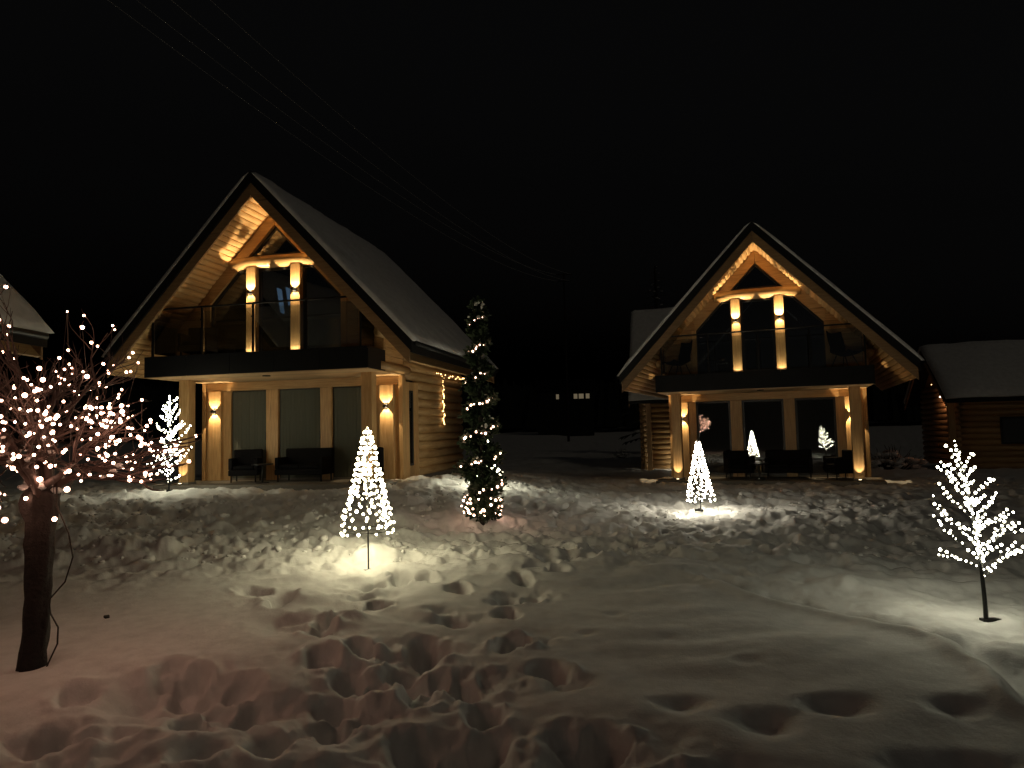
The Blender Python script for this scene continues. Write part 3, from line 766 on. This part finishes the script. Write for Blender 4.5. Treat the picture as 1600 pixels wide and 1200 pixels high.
def branch_tree(h, seed, mesh, joined, bare=.23, lean=(0, 0), per=9, levels=13, spread=.30, nb_mul=1.0):
    rnd = random.Random(seed); r = empty('led_branch_tree')
    def stem(z): t = z/h; return Vector((lean[0]*t*t, lean[1]*t*t, z))
    m = MB(); m.tube([stem(h*k/12) + Vector((0, 0, -.05 if k == 0 else 0)) for k in range(13)], [.017*(1-.75*k/12)+.002 for k in range(13)], 8); m.build('trunk', M_['pole'], r)
    pts = []
    for k in range(levels):
        t = k/(levels-1)
        for q in range(3 if t < .85 else 2):
            a = k*2.1 + q*2.09 + rnd.uniform(-.4, .4)
            z0 = h*(bare + (1-bare)*.90*t*.97) + rnd.uniform(-.045, .045)*h/1.6
            L = h*(spread*(1-t)**.75 + .09)*rnd.choice((.55, .8, 1.0, 1.15, 1.35))*rnd.uniform(.9, 1.1)
            if rnd.random() < .12: continue
            el = math.radians(26 + 26*t + rnd.uniform(-14, 14))
            p = stem(z0); bow = rnd.uniform(-.05, .25); d = Vector((math.cos(a)*math.cos(el), math.sin(a)*math.cos(el), math.sin(el)))
            path = []; n = 7
            for i_ in range(n+1):
                u = i_/n; path.append(p + d*L*u + Vector((0, 0, L*bow*u*u)))
            mm = MB(); mm.tube(path, [.006*(1-.7*i_/n) for i_ in range(n+1)], 5)
            nb = max(3, int(L/h*1.58/.034*nb_mul))
            for i_ in range(nb):
                u = (i_+.6)/nb; c = p + d*L*u + Vector((0, 0, L*bow*u*u)); pts.append(c+Vector((rnd.uniform(-.008, .008), rnd.uniform(-.008, .008), rnd.uniform(-.006, .006)+.006)))
            # two side twigs
            for w in (.45, .7):
                if L < .16*h/1.58 or rnd.random() < .25: continue
                sd = rnd.choice((-1, 1)); b0 = p + d*L*w; a2 = a + sd*.7
                d2 = Vector((math.cos(a2)*math.cos(el), math.sin(a2)*math.cos(el), math.sin(el))); L2 = L*.36
                mm.tube([b0, b0+d2*L2], [.003, .002], 4)
                for i_ in range(3): pts.append(b0 + d2*L2*(i_+1)/3)
            mm.build('branch', M_['pole'], r)
    for k in range(9): pts.append(stem(h*(.80+.2*k/8)) + Vector((rnd.uniform(-.006, .006), 0, 0)))
    if len(pts) > 300 and not joined:
        rnd.shuffle(pts); pts = pts[:298]
    add_bulbs(r, pts, mesh, rnd, joined=joined)
    m = MB(); m.box(-.04, .14, -.03, .03, -.03, .012); m.build('stake_base', M_['pole'], r)
    return r

B1 = bulb_mesh('led_bulb', .0155, BULB_WHITE)
B2 = bulb_mesh('led_bulb_small', .0125, BULB_LILAC, 5, 4)
B3 = bulb_mesh('led_bulb_cool', .0105, BULB_COOL)
B3b = bulb_mesh('led_bulb_far', .0140, BULB_COOL, 5, 4)
GC = 'lit cone trees on poles'; GB = 'lit branching trees on stakes'
ct = cone_tree(1.68, .315, .45, 21, B1, False); ct.location = (-1.74, 8.22, gz(-1.74, 8.22)+.02)
tag(ct, 'LED cone tree on a thin pole in front of the left cabin, yellowish white', 'light tree', GC)
ct2 = cone_tree(1.24, .25, .17, 22, B2, True, 300); ct2.location = (3.33, 12.47, gz(3.33, 12.47)+.01)
tag(ct2, 'smaller LED cone tree in front of the right cabin left post, pinkish white', 'light tree', GC)
bt = branch_tree(1.50, 35, B3, False, .21, (-.17, 0), spread=.165, levels=11, nb_mul=.9); bt.location = (3.93, 5.90, gz(3.93, 5.90)+.01)
tag(bt, 'large bare branching LED tree standing alone at the right edge', 'light tree', GB)
bt2 = branch_tree(2.0, 38, B3b, True, .10, spread=.17, nb_mul=.62); bt2.location = (-7.35, 14.75, gz(-7.35, 14.75)+.01)
tag(bt2, 'branching LED tree on the snow mound at the left post of the left cabin', 'light tree', GB)
bt3 = branch_tree(1.0, 33, B3b, True, .10, spread=.26, nb_mul=.6); bt3.location = (-.55, 15.0, gz(-.55, 15.0)+.01)
tag(bt3, 'small branching LED tree half hidden behind the spiral evergreen', 'light tree', GB)

# ---- spiral evergreen
SX, SY = -.52, 10.95; SZ = gz(SX, SY)
sp_t = empty('spiral_evergreen', (SX, SY, SZ), label='tall dark evergreen clipped into a spiral between the two cabins', cat='tree')
rs = random.Random(41)
m = MB(); m.tube([(0, 0, -.1), (.01, 0, 1.5), (0, .01, 2.8), (0, 0, 3.35)], [.05, .04, .03, .012], 8); m.build('trunk', M_['bark'], sp_t)
H = 3.58
def hel(t):                     # t from 0 bottom to 1 top, front rises to the right
    z = .50 + (H-.75)*t; a = -PI/2 + t*2*PI*6.3; R = .165*(1-t)**.8+.045
    return Vector((R*math.cos(a), R*math.sin(a), z)), R
leaf = MB(); lf = []
def tuft(c, size, n, outw):
    for _ in range(n):
        d = Vector((rs.gauss(0, 1), rs.gauss(0, 1), rs.gauss(0, .8)))
        p = c + d*size*.55
        q = (d + outw*1.2 + Vector((0, 0, .5))).normalized(); a = q.cross(Vector((rs.random(), rs.random(), rs.random())).normalized())
        if a.length < .01: continue
        a.normalize(); L = rs.uniform(.035, .075); w = L*.32
        leaf.add([p-a*w, p+q*L*.5-a*w*1.1, p+q*L, p+q*L*.5+a*w*1.1, p+a*w], [(0, 1, 2, 3, 4)])
N = 420
for k in range(N):
    t = k/N; c, R = hel(t); ow = Vector((c.x, c.y, 0)).normalized()
    tuft(c, .075*(1-t)+.055, 40, ow)
for k in range(90):                                            # bushy skirt under the spiral
    a = rs.uniform(0, 2*PI); rr = rs.uniform(.05, .26); tuft(Vector((rr*math.cos(a), rr*math.sin(a), rs.uniform(.10, .36))), .075, 26, Vector((math.cos(a), math.sin(a), 0)))
for k in range(60):
    a = rs.uniform(0, 2*PI); rr = rs.uniform(.03, .14); tuft(Vector((rr*math.cos(a), rr*math.sin(a), rs.uniform(.36, .62))), .075, 24, Vector((math.cos(a), math.sin(a), 0)))
for k in range(40):
    tuft(Vector((rs.gauss(0, .035), rs.gauss(0, .035), rs.uniform(2.9, 3.38))), .05, 16, Vector((0, 0, .5)))
for k in range(5):
    a = k*1.25; tuft(Vector((.09*math.cos(a), .05*math.sin(a), 3.38+.03*k)), .04, 20, Vector((math.cos(a), 0, 1)))
crown = leaf.build('crown', M_['thuja'], sp_t); 
m = MB()
for k in range(46):
    if k < 8: p = Vector((rs.uniform(-.10, .10), rs.uniform(-.08, .05), rs.uniform(3.36, 3.56)))
    else:
        c, R = hel(rs.random()); p = c + Vector((rs.gauss(0, .06), rs.gauss(0, .06), .10))
    m.ball(p, rs.uniform(.015, .035), 6, 4, rs.uniform(.6, 1.6), .35, rs)
m.build('snow_clumps', M_['snow'], sp_t, True, kind='stuff')
sl_ = empty('string_lights', (SX, SY, SZ), label='rosy white string lights wound round the spiral evergreen', cat='string lights', group='string lights wound into trees')
B4 = bulb_mesh('string_bulb', .0165, emit('pinkish_string_led', (1.0, .58, .40), 16.0))
pts = []; path = []
for k in range(230):
    t = k/230; z = .50+(H-.75)*t; a = -PI/2 + t*2*PI*6.3; R = .165*(1-t)**.8+.045+.075*(1-t)+.06
    p = Vector((R*math.cos(a), R*math.sin(a), z+.01+.012*math.sin(k*.9))); path.append(p)
    if rs.random() < .50: pts.append(p + Vector((rs.gauss(0, .01), rs.gauss(0, .01), rs.gauss(0, .012))))
for k in range(60):
    a = rs.uniform(0, 2*PI); zz = rs.uniform(.12, .42); rr = .32-.25*abs(zz-.28); pts.append(Vector((rr*math.cos(a), rr*math.sin(a), zz)))
m = MB(); m.tube(path, .004, 4); m.build('light_cable', M_['wire'], sl_)
add_bulbs(sl_, pts, B4, rs, lo=.6, hi=1.25)

# ---- bare round tree wrapped in rosy lights
PX, PY = -3.60, 5.20; PZ = gz(PX, PY)
pt_ = empty('bare_round_tree', (PX, PY, PZ), label='bare pollarded tree with a thick dark trunk at the left edge', cat='tree')
rb = random.Random(77)
m = MB(); prof = [(-.1, .11), (-.03, .104), (.04, .096), (.12, .088)] + [(z_, .086+.012*max(0, z_-.7)/.3) for z_ in [.2+.08*q for q in range(12)]] + [(1.16, .120), (1.22, .126), (1.28, .122), (1.34, .09)]
tp = [(.02*math.sin(z*3)+.05*z, .01*math.cos(z*4), z) for z, q in prof]
m.tube(tp, [q*.97 for z, q in prof], 26)
for q in range(len(m.v)):
    x_, y_, z_ = m.v[q]; c_ = .05*z_; a_ = math.atan2(y_, x_-c_)
    f_ = 1 + .07*math.sin(a_*7+2*math.sin(z_*5)) + .05*math.sin(a_*13-z_*9) + .05*math.sin(z_*23+a_*3)
    m.v[q] = (c_+(x_-c_)*f_, y_*f_, z_)
trunk = m.build('trunk', M_['bark'], pt_, True)
TOP = Vector((tp[-2][0], tp[-2][1], 1.30))
C0 = Vector((TOP.x+.0, 0, 1.97)); bulb_pts = []; knots = []
def grow(mbs, p, d, L, r, lev):
    n = 5; path = [p]; dd = d.copy()
    for i_ in range(n):
        dd = (dd + Vector((rb.gauss(0, .13), rb.gauss(0, .13), rb.gauss(0, .10)+.05))).normalized()
        p = p + dd*L/n; path.append(p)
    out = (path[-1]-C0)
    mbs.tube(path, [r*(1-.55*i_/n) for i_ in range(n+1)], 6 if lev < 2 else 4)
    if lev == 1: knots.append(path[2])
    if lev >= 2:
        for q in path[2:]:
            if rb.random() < .34: bulb_pts.append(q + Vector((rb.gauss(0, .012), rb.gauss(0, .012), rb.gauss(0, .012))))
    if lev >= 4 or (lev > 0 and out.length > .93): return
    k = {0: 5, 1: 4, 2: 3, 3: 2}[lev]
    for _ in range(k):
        st = path[rb.randint(2, n)]
        o = (st-C0).normalized() if (st-C0).length > .01 else Vector((0, 0, 1))
        nd = (dd*.7 + o*.42 + Vector((0, 0, .10)) + Vector((rb.gauss(0, .42), rb.gauss(0, .42), rb.gauss(0, .34)))).normalized()
        grow(mbs, st, nd, L*rb.uniform(.58, .82), r*.55, lev+1)
for k in range(11):
    a = k*2.4; el = .45+.95*((k*.618) % 1)
    d = Vector((math.cos(a)*math.cos(el), math.sin(a)*math.cos(el), math.sin(el)))
    mb = MB(); grow(mb, TOP + Vector((math.cos(a)*.04, math.sin(a)*.04, rb.uniform(-.12, .03))), d, rb.uniform(.54, .66), .032, 0)
    mb.build('limb', M_['twig'], pt_, True)
near_k = [q for q in knots if (q-TOP).length < .62] or knots
m = MB()
for k in range(80):
    q = rb.choice(near_k) + Vector((rb.gauss(0, .012), rb.gauss(0, .012), .012)); m.ball(q, rb.uniform(.012, .030), 7, 5, rb.uniform(.5, .8), .35, rb)
for k in range(12):
    a = rb.uniform(0, 2*PI); m.ball(TOP+Vector((.1*math.cos(a), .1*math.sin(a), rb.uniform(0, .10))), rb.uniform(.03, .06), 7, 5, .6, .25, rb)
m.build('snow_clumps', M_['snow'], pt_, True, kind='stuff')
ps = empty('string_lights', (PX, PY, PZ), label='rosy warm string lights in the middle of the bare tree crown', cat='string lights', group='string lights wound into trees')
rb.shuffle(bulb_pts); bulb_pts = [p for p in bulb_pts if p.z > 1.22]
bulb_pts = sorted(bulb_pts, key=lambda p: -((p-C0).length + rb.uniform(0, .9) + .25*p.x - .15*p.y))[:470]
rb.shuffle(bulb_pts); outer = sorted(bulb_pts, key=lambda p: -(p-C0).length)[:215]; bulb_pts = [p for p in bulb_pts if p not in outer]
for k in range(6): bulb_pts.append(TOP + Vector((rb.uniform(-.22, .22), rb.uniform(-.25, -.13), rb.uniform(-.20, .1))))
B5 = bulb_mesh('tree_bulb', .0125, BULB_PINK, 8, 5)
add_bulbs(ps, bulb_pts[:235], B5, rb, lo=.45, hi=.95)
add_bulbs(ps, bulb_pts[235:], B5, rb, lo=1.0, hi=1.6)
ps2 = empty('string_lights', (PX, PY, PZ), label='second string of peach lights on the outermost twig tips of the bare tree', cat='string lights', group='string lights wound into trees')
add_bulbs(ps2, outer, B5, rb, lo=.5, hi=1.15)
m = MB(); seq = sorted(outer, key=lambda p: math.atan2(p.y, p.x-TOP.x)*3+p.z)
for g0 in range(0, len(seq)-12, 12): m = MB(); m.tube(seq[g0:g0+5], .0025, 4); m.build('light_cable', M_['wire'], ps2)
# cable: through the crown and the loop hanging beside the trunk
m = MB(); seq = sorted(bulb_pts, key=lambda p: math.atan2(p.y, p.x-TOP.x)*3+p.z)
for g0 in range(0, len(seq)-12, 12): m = MB(); m.tube(seq[g0:g0+6], .0025, 4); m.build('light_cable', M_['wire'], ps)
m = MB(); m.tube([(.20, -.05, 1.4), (.20, -.05, 1.2), (.30, -.06, 1.0), (.33, -.05, .82), (.28, -.06, .64), (.18, -.08, .52), (.20, -.09, .42), (.25, -.08, .32), (.24, -.07, .20), (.17, -.06, .06), (.14, -.05, .0)], .006, 6); m.build('power_cable', M_['wire'], ps, True)

# ---- amber string on the left cabin's log wall
aw = empty('string_lights', at(cabin, 0, 0, 0), cabin.rotation_euler.z, label='amber string lights hanging down the log side wall of the left cabin', cat='string lights')
ra = random.Random(4); X0 = WW+.06; pth = []; pb = []
for k in range(26): y = 2.3+2.7*k/25; pth.append((X0+.03, y, 2.70+.03*math.sin(k*1.1)))
for k in range(34): z = 2.66-1.35*k/33; pb.append((X0+.02*math.sin(k), 2.95+.025*math.sin(k*1.7), z))
m = MB(); m.tube(pth, .008, 5); m.build('light_cable', M_['wire'], aw); m = MB(); m.tube(pb, .008, 5); m.build('light_cable', M_['wire'], aw)
B6 = bulb_mesh('amber_bulb', .016, BULB_WARM, 6, 4)
add_bulbs(aw, [Vector(p)+Vector((ra.uniform(0, .02), ra.gauss(0, .015), ra.gauss(0, .015))) for i_, p in enumerate(pth) if ra.random() < .7] + [Vector(p) for i_, p in enumerate(pb) if ra.random() < .85], B6, ra)

# ------------------------------------------------------------------ other houses
def eave_house(name, length, half, ze, zr, overhang, mats, posts, logs=True):
    """house with its ridge along local x; left front eave corner at the origin; ground at z=0"""
    r = empty(name); k = (zr-ze)/half
    m = MB(); m.add([(0, 0, ze), (length, 0, ze), (length, half, zr), (0, half, zr), (length, 2*half, ze), (0, 2*half, ze),
                     (0, 0, ze+.2), (length, 0, ze+.2), (length, half, zr+.22), (0, half, zr+.22), (length, 2*half, ze+.2), (0, 2*half, ze+.2)],
                    [(0, 1, 2, 3)[::-1], (3, 2, 4, 5)[::-1], (6, 7, 8, 9), (9, 8, 10, 11), (0, 1, 7, 6), (5, 11, 10, 4), (0, 6, 9, 3), (3, 9, 11, 5), (1, 2, 8, 7), (2, 4, 10, 8)])
    roof = m.build('roof', M_['black'], r)
    nx, ny = 40, 16; v = []; f = []
    gx, gy = np.meshgrid(np.linspace(-.03, length+.03, nx+1), np.linspace(-.06, half+.02, ny+1)); n_ = fbm(gx.ravel()*1.1, gy.ravel()*1.1, 131, 4).reshape(gx.shape)
    for sgn in (0, 1):
        b0 = len(v)
        for b in range(ny+1):
            for a in range(nx+1):
                x, y = gx[b, a], gy[b, a]; t = (.13+.06*n_[b, a])*(.3 if b == 0 or a in (0, nx) else 1)
                v.append((x, y if not sgn else 2*half-y, ze+.2+k*min(y, half)+t+.02))
        for b in range(ny):
            for a in range(nx):
                q = (b0+b*(nx+1)+a, b0+b*(nx+1)+a+1, b0+(b+1)*(nx+1)+a+1, b0+(b+1)*(nx+1)+a); f.append(q if not sgn else q[::-1])
    m = MB(); m.add(v, f); o = m.build('snow_cover', M_['roof_snow'], roof, True); sm = o.modifiers.new('thick', 'SOLIDIFY'); sm.thickness = .10; sm.offset = -1
    # walls
    y0, y1, x0, x1 = overhang, 2*half-overhang*.6, .55, length-.6
    def top(y): return ze + k*min(y, 2*half-y)
    n = int((top(y0)-.05)/.22)
    for i_ in range(n):
        z = .11+.22*i_
        m = MB(); m.tube([(x0-.2, y0, z), (x1, y0, z)], .115, 10); m.build('log', M_['log_x'], r, True)
        if i_ % 2 == 0 or True:
            m = MB(); m.tube([(x0, y0-.22, z+.1), (x0, y1, z+.1)], .11, 10); m.build('log', M_['log'], r, True)
    m = MB(); zt_ = .11+.22*n
    m.add([(x0, y0, zt_-.05), (x0, y1, zt_-.05), (x0, half, zr-.02), (x0+.1, y0, zt_-.05), (x0+.1, y1, zt_-.05), (x0+.1, half, zr-.02)], [(0, 2, 1), (3, 4, 5), (0, 3, 5, 2), (1, 2, 5, 4), (0, 1, 4, 3)])
    m.build('gable_boarding', M_['wood_z'], r)
    m = MB(); m.box(x0+.12, x1, y1, y1+.1, 0, top(y1)-.05); m.box(x1-.1, x1, y0+.12, y1-.01, 0, top(y0)-.05); m.build('rear_wall', M_['wood_x'], r)
    for x, y in posts:
        m = MB(); m.box(x-.1, x+.1, y-.1, y+.1, 0, top(y)-.02); m.build('porch_post', M_['wood_z'], r)
    for s in (0, 1):       # bargeboards of the gable end facing left
        ya, yb = (0, half) if not s else (2*half, half)
        m = MB(); m.add([(-.03, ya, ze-.14), (-.03, yb, zr-.14), (-.03, yb, zr+.02), (-.03, ya, ze+.02), (.02, ya, ze-.14), (.02, yb, zr-.14), (.02, yb, zr+.02), (.02, ya, ze+.02)],
                        [(0, 1, 2, 3), (7, 6, 5, 4), (0, 3, 7, 4), (1, 5, 6, 2), (3, 2, 6, 7), (0, 4, 5, 1)]); m.build('bargeboard', M_['barge'], r)
    w = MB(); w.box(x0+1.4, x0+2.5, y0-.16, y0-.12, .9, 1.9); wf = w.build('window', M_['frame'], r)
    w = MB(); w.box(x0+1.47, x0+2.43, y0-.168, y0-.162, .97, 1.83); w.build('pane', M_['glass'], wf)
    return r

h3 = eave_house('neighbour_cabin', 7.0, 3.1, 3.0, 7.1, .9, None, [(.75, .35), (4.5, .35)])
h3.location = (4.85, 28.6, -.45); h3.rotation_euler.z = -.25
tag(h3, 'log house with a steep snowy roof half hidden behind the right cabin left eave', 'house', 'log houses farther back')
h4 = eave_house('neighbour_cabin', 11.0, 2.7, 2.45, 4.55, 1.0, None, [(.25, .45), (3.6, .45), (6.8, .45)])
h4.location = (15.75, 25.0, -.25); h4.rotation_euler.z = -.27
tag(h4, 'low log house with a narrow reddish gable at the right edge', 'house', 'log houses farther back')
# small lights under those eaves
for root, pos, lab, e in ((h3, (.75, .12, .0), 'small spotlight at the foot of the porch post behind the right cabin', 5),):
    o = copy_tree(gs); o.location = at(root, *pos); o.rotation_euler.z = root.rotation_euler.z; tag(o, lab, 'spotlight', 'floor spotlights shining up the posts')
es = empty('string_lights', at(h4, 0, 0, 0), h4.rotation_euler.z, label='warm string lights under the eave of the low house at the right edge', cat='string lights')
m = MB(); pth = [(3.2+.1*k, .35, 2.42+.03*math.sin(k*.8)) for k in range(34)]; m.tube(pth, .01, 5); m.build('light_cable', M_['wire'], es)
B7 = bulb_mesh('eave_bulb', .022, BULB_WARM, 6, 4)
add_bulbs(es, [Vector(p) for k, p in enumerate(pth) if k % 3 != 1] + [Vector((.02, .12, 2.32)), Vector((.02, .5, 2.72)), Vector((-.02, 1.5, 3.2))], B7, ra)
pl = empty('porch_lamp', at(h4, .25, 1.5, 2.75), h4.rotation_euler.z, label='small reddish lamp under the gable of the low house at the right edge', cat='lamp')
m = MB(); m.tube([(0, 0, .0), (0, 0, .12)], [.05, .03], 10); m.tube([(0, 0, .10), (.32, 0, .12)], .012, 6); m.build('bracket', M_['black'], pl)
m = MB(); m.ball((0, 0, -.03), .035, 10, 6); m.build('globe', emit('reddish_globe', (1, .62, .42), 5), pl, True)
d_ = bpy.data.lights.new('lamp_light', 'POINT'); d_.energy = 7; d_.color = (1, .50, .30); d_.shadow_soft_size = .035
o = bpy.data.objects.new('lamp_light', d_); COL.objects.link(o); o.parent = pl; o.location = (0, 0, -.12)
e3 = empty('string_lights', at(h3, 0, 0, 0), h3.rotation_euler.z, label='small clump of lights low on the porch behind the right cabin', cat='string lights')
m = MB(); pth = [(1.75+.12*math.sin(k*1.3), .3+.05*math.cos(k), .5+.03*k) for k in range(14)]; m.tube(pth, .01, 5); m.build('light_cable', M_['wire'], e3)
add_bulbs(e3, [Vector(p) for p in pth], bulb_mesh('clump_bulb', .022, BULB_LILAC, 6, 4), ra)

# far house with lit windows on the dark hillside
fh = empty('far_house', (13.2, 172, gz(13.2, 172)), -.1, label='tiny far house with four lit windows on the dark hillside', cat='house')
m = MB(); m.box(-7, 7, 0, 8, 0, 8.2-fh.location.z+3); m.build('wall', M_['hill'], fh)
hz = 8.2-fh.location.z+3
m = MB(); m.add([(-7.6, -.6, hz), (7.6, -.6, hz), (7.6, 4, hz+3), (-7.6, 4, hz+3), (7.6, 8.6, hz), (-7.6, 8.6, hz)], [(0, 1, 2, 3), (3, 2, 4, 5), (0, 3, 5), (1, 4, 2)]); m.build('roof', M_['black'], fh)
WIN = emit('far_window_glow', (1.0, .8, .5), .12, False)
for x, w, c in ((-1.9, .7, 0), (2.6, .9, 0), (4.0, 1.2, 0), (5.6, .9, 0)):
    m = MB(); m.box(x-w/2, x+w/2, -.06, -.02, hz-2.2, hz-1.0); m.build('window', WIN, fh)

# wooded hillside, spruces, hedge
def spruce(h, seed, tiers=13):
    r = empty('snowy_spruce'); rnd = random.Random(seed)
    m = MB(); m.tube([(0, 0, -.2), (0, 0, h*.97)], [.03*h, .004*h], 7); m.build('trunk', M_['bark'], r)
    c = MB(); s_ = MB()
    for k in range(tiers*9):
        t = (k/(tiers*9))**.9; z = h*(.10+.88*t); L = h*.20*(1-t)**.85+.12; a = k*2.399+rnd.uniform(-.2, .2)
        d = Vector((math.cos(a), math.sin(a), -.25)); base = Vector((0, 0, z)); side = Vector((-math.sin(a), math.cos(a), 0))
        for q in range(7):
            u = (q+1)/7; p = base + d*L*u; w = L*.24*(1-u*.6)
            for e_ in (-1, 1):
                tip = p + side*e_*w + d*L*.12 + Vector((0, 0, -rnd.uniform(.02, .10)*L))
                c.add([p-d*L*.09, tip, p+d*L*.07+Vector((0, 0, .01))], [(0, 1, 2)])
        if rnd.random() < .55: s_.ball(base+d*L*.6+Vector((0, 0, .03)), L*.13, 6, 4, .35, .3, rnd)
    c.build('crown', M_['pine'], r); s_.build('snow_clumps', M_['snow'], r, True, kind='stuff')
    return r
sp0 = spruce(9.5, 3)
slots = [(9.0, 42, 1.25, 'snow-dusted spruce top showing above the roof behind the right cabin')]
for k, (x, y, s, lab) in enumerate(slots):
    o = sp0 if k == 0 else copy_tree(sp0); o.location = (x, y, gz(x, y)); o.scale = (s, s, s); o.rotation_euler.z = k*1.3; tag(o, lab, 'tree', 'snowy spruces behind the cabins')
rh = random.Random(8); c = MB()
for k in range(5200):
    a = rh.uniform(-1.2, 1.2) if k % 3 else rh.uniform(0, 2*PI); R = 200+360*rh.random()**1.7; x, y = R*math.sin(a), R*math.cos(a)
    if y < 60: continue
    h_ = rh.uniform(9, 17); w = h_*.27; z = 26*float(ss(150, 620, R))-.5
    n = 6; v = [(x+w*math.cos(2*PI*q/n)*rh.uniform(.7, 1.2), y+w*math.sin(2*PI*q/n), z+h_*.1) for q in range(n)] + [(x, y, z+h_)]
    c.add(v, [(q, (q+1) % n, n) for q in range(n)])
c.build('forest', M_['hill'], kind='stuff')
# snowy shrubs right of the right cabin
def shrub(seed):
    r = empty('snowy_shrub'); rnd = random.Random(seed); m = MB(); s_ = MB()
    for k in range(60):
        a = rnd.uniform(0, 2*PI); el = rnd.uniform(.3, 1.4); L = rnd.uniform(.5, 1.0)
        d = Vector((math.cos(a)*math.cos(el), math.sin(a)*math.cos(el), math.sin(el))); p = Vector((0, 0, 0)); path = [p]
        for i_ in range(4): d = (d+Vector((rnd.gauss(0, .15), rnd.gauss(0, .15), 0))).normalized(); p = p+d*L/4; path.append(p)
        m.tube(path, [.018, .014, .010, .007, .004], 4)
        if rnd.random() < .6: s_.ball(path[3], rnd.uniform(.05, .14), 7, 5, .55, .3, rnd)
    m.build('twigs', M_['bark'], r); s_.build('snow_clumps', M_['snow'], r, True, kind='stuff'); return r
sh = shrub(2)
for k, (x, y, s, lab) in enumerate([(13.6, 25.5, 1.2, 'snow-laden shrub just right of the right cabin terrace'), (14.9, 27.0, 1.5, 'larger snow-laden shrub left of the low house porch'), (12.9, 28.2, 1.1, 'snow-laden shrub behind the right cabin corner'), (5.6, 36, .8, 'small shrub far back between the two cabins')]):
    o = sh if k == 0 else copy_tree(sh); o.location = (x, y, gz(x, y)-.03); o.scale = (s, s, s*.9); o.rotation_euler.z = k*1.9; tag(o, lab, 'shrub', 'snow-laden shrubs')

# overhead wires between two poles
A = Vector((-13.5, 17, 17.4)); B = Vector((7.2, 90, 22.0))
def pole_(name, top, lab):
    z = gz(top.x, top.y); r = empty(name, (top.x, top.y, z), label=lab, cat='power pole', group='power poles'); h = top.z-z
    m = MB(); m.tube([(0, 0, -.5), (0, 0, h+.3)], [.17, .11], 10); m.build('mast', M_['bark'], r)
    m = MB(); m.box(-1.1, 1.1, -.06, .06, h-.1, h+.02); m.build('crossarm', M_['bark'], r)
    m = MB(); m.box(-.9, .9, -.06, .06, h-1.0, h-.88); m.build('crossarm', M_['bark'], r)
pole_('power_pole', B, 'dark power pole far behind the yard where the wires end')
for k, (dx, dz) in enumerate(((-1.0, 0), (1.0, 0), (-.8, -.9), (.8, -.9))):
    a = A + Vector((dx*1.3, 0, dz*1.1)); b = B + Vector((dx, 0, dz)); path = []
    for i_ in range(41):
        u = i_/40; p = a.lerp(b, u); p.z -= 4*2.2*u*(1-u); path.append(p)
    m = MB(); m.tube(path, [.008+.012*i_/40 for i_ in range(41)], 5); o = m.build('power_wire', M_['alu'], None, True)
    tag(o, '%s of the four faint overhead wires crossing the sky above the left cabin' % ('topmost left', 'topmost right', 'lower left', 'lower right')[k], 'wire', 'overhead wires against the night sky')

# pebble on the snow by the trunk
m = MB(); m.ball((0, 0, 0), .028, 8, 5, .6, .25, random.Random(2)); o = m.build('pebble', M_['stone'], None, True, label='small dark stone lying on the smooth snow right of the trunk', cat='stone')
o.location = (-3.75, 6.4, gz(-3.75, 6.4)+.012)
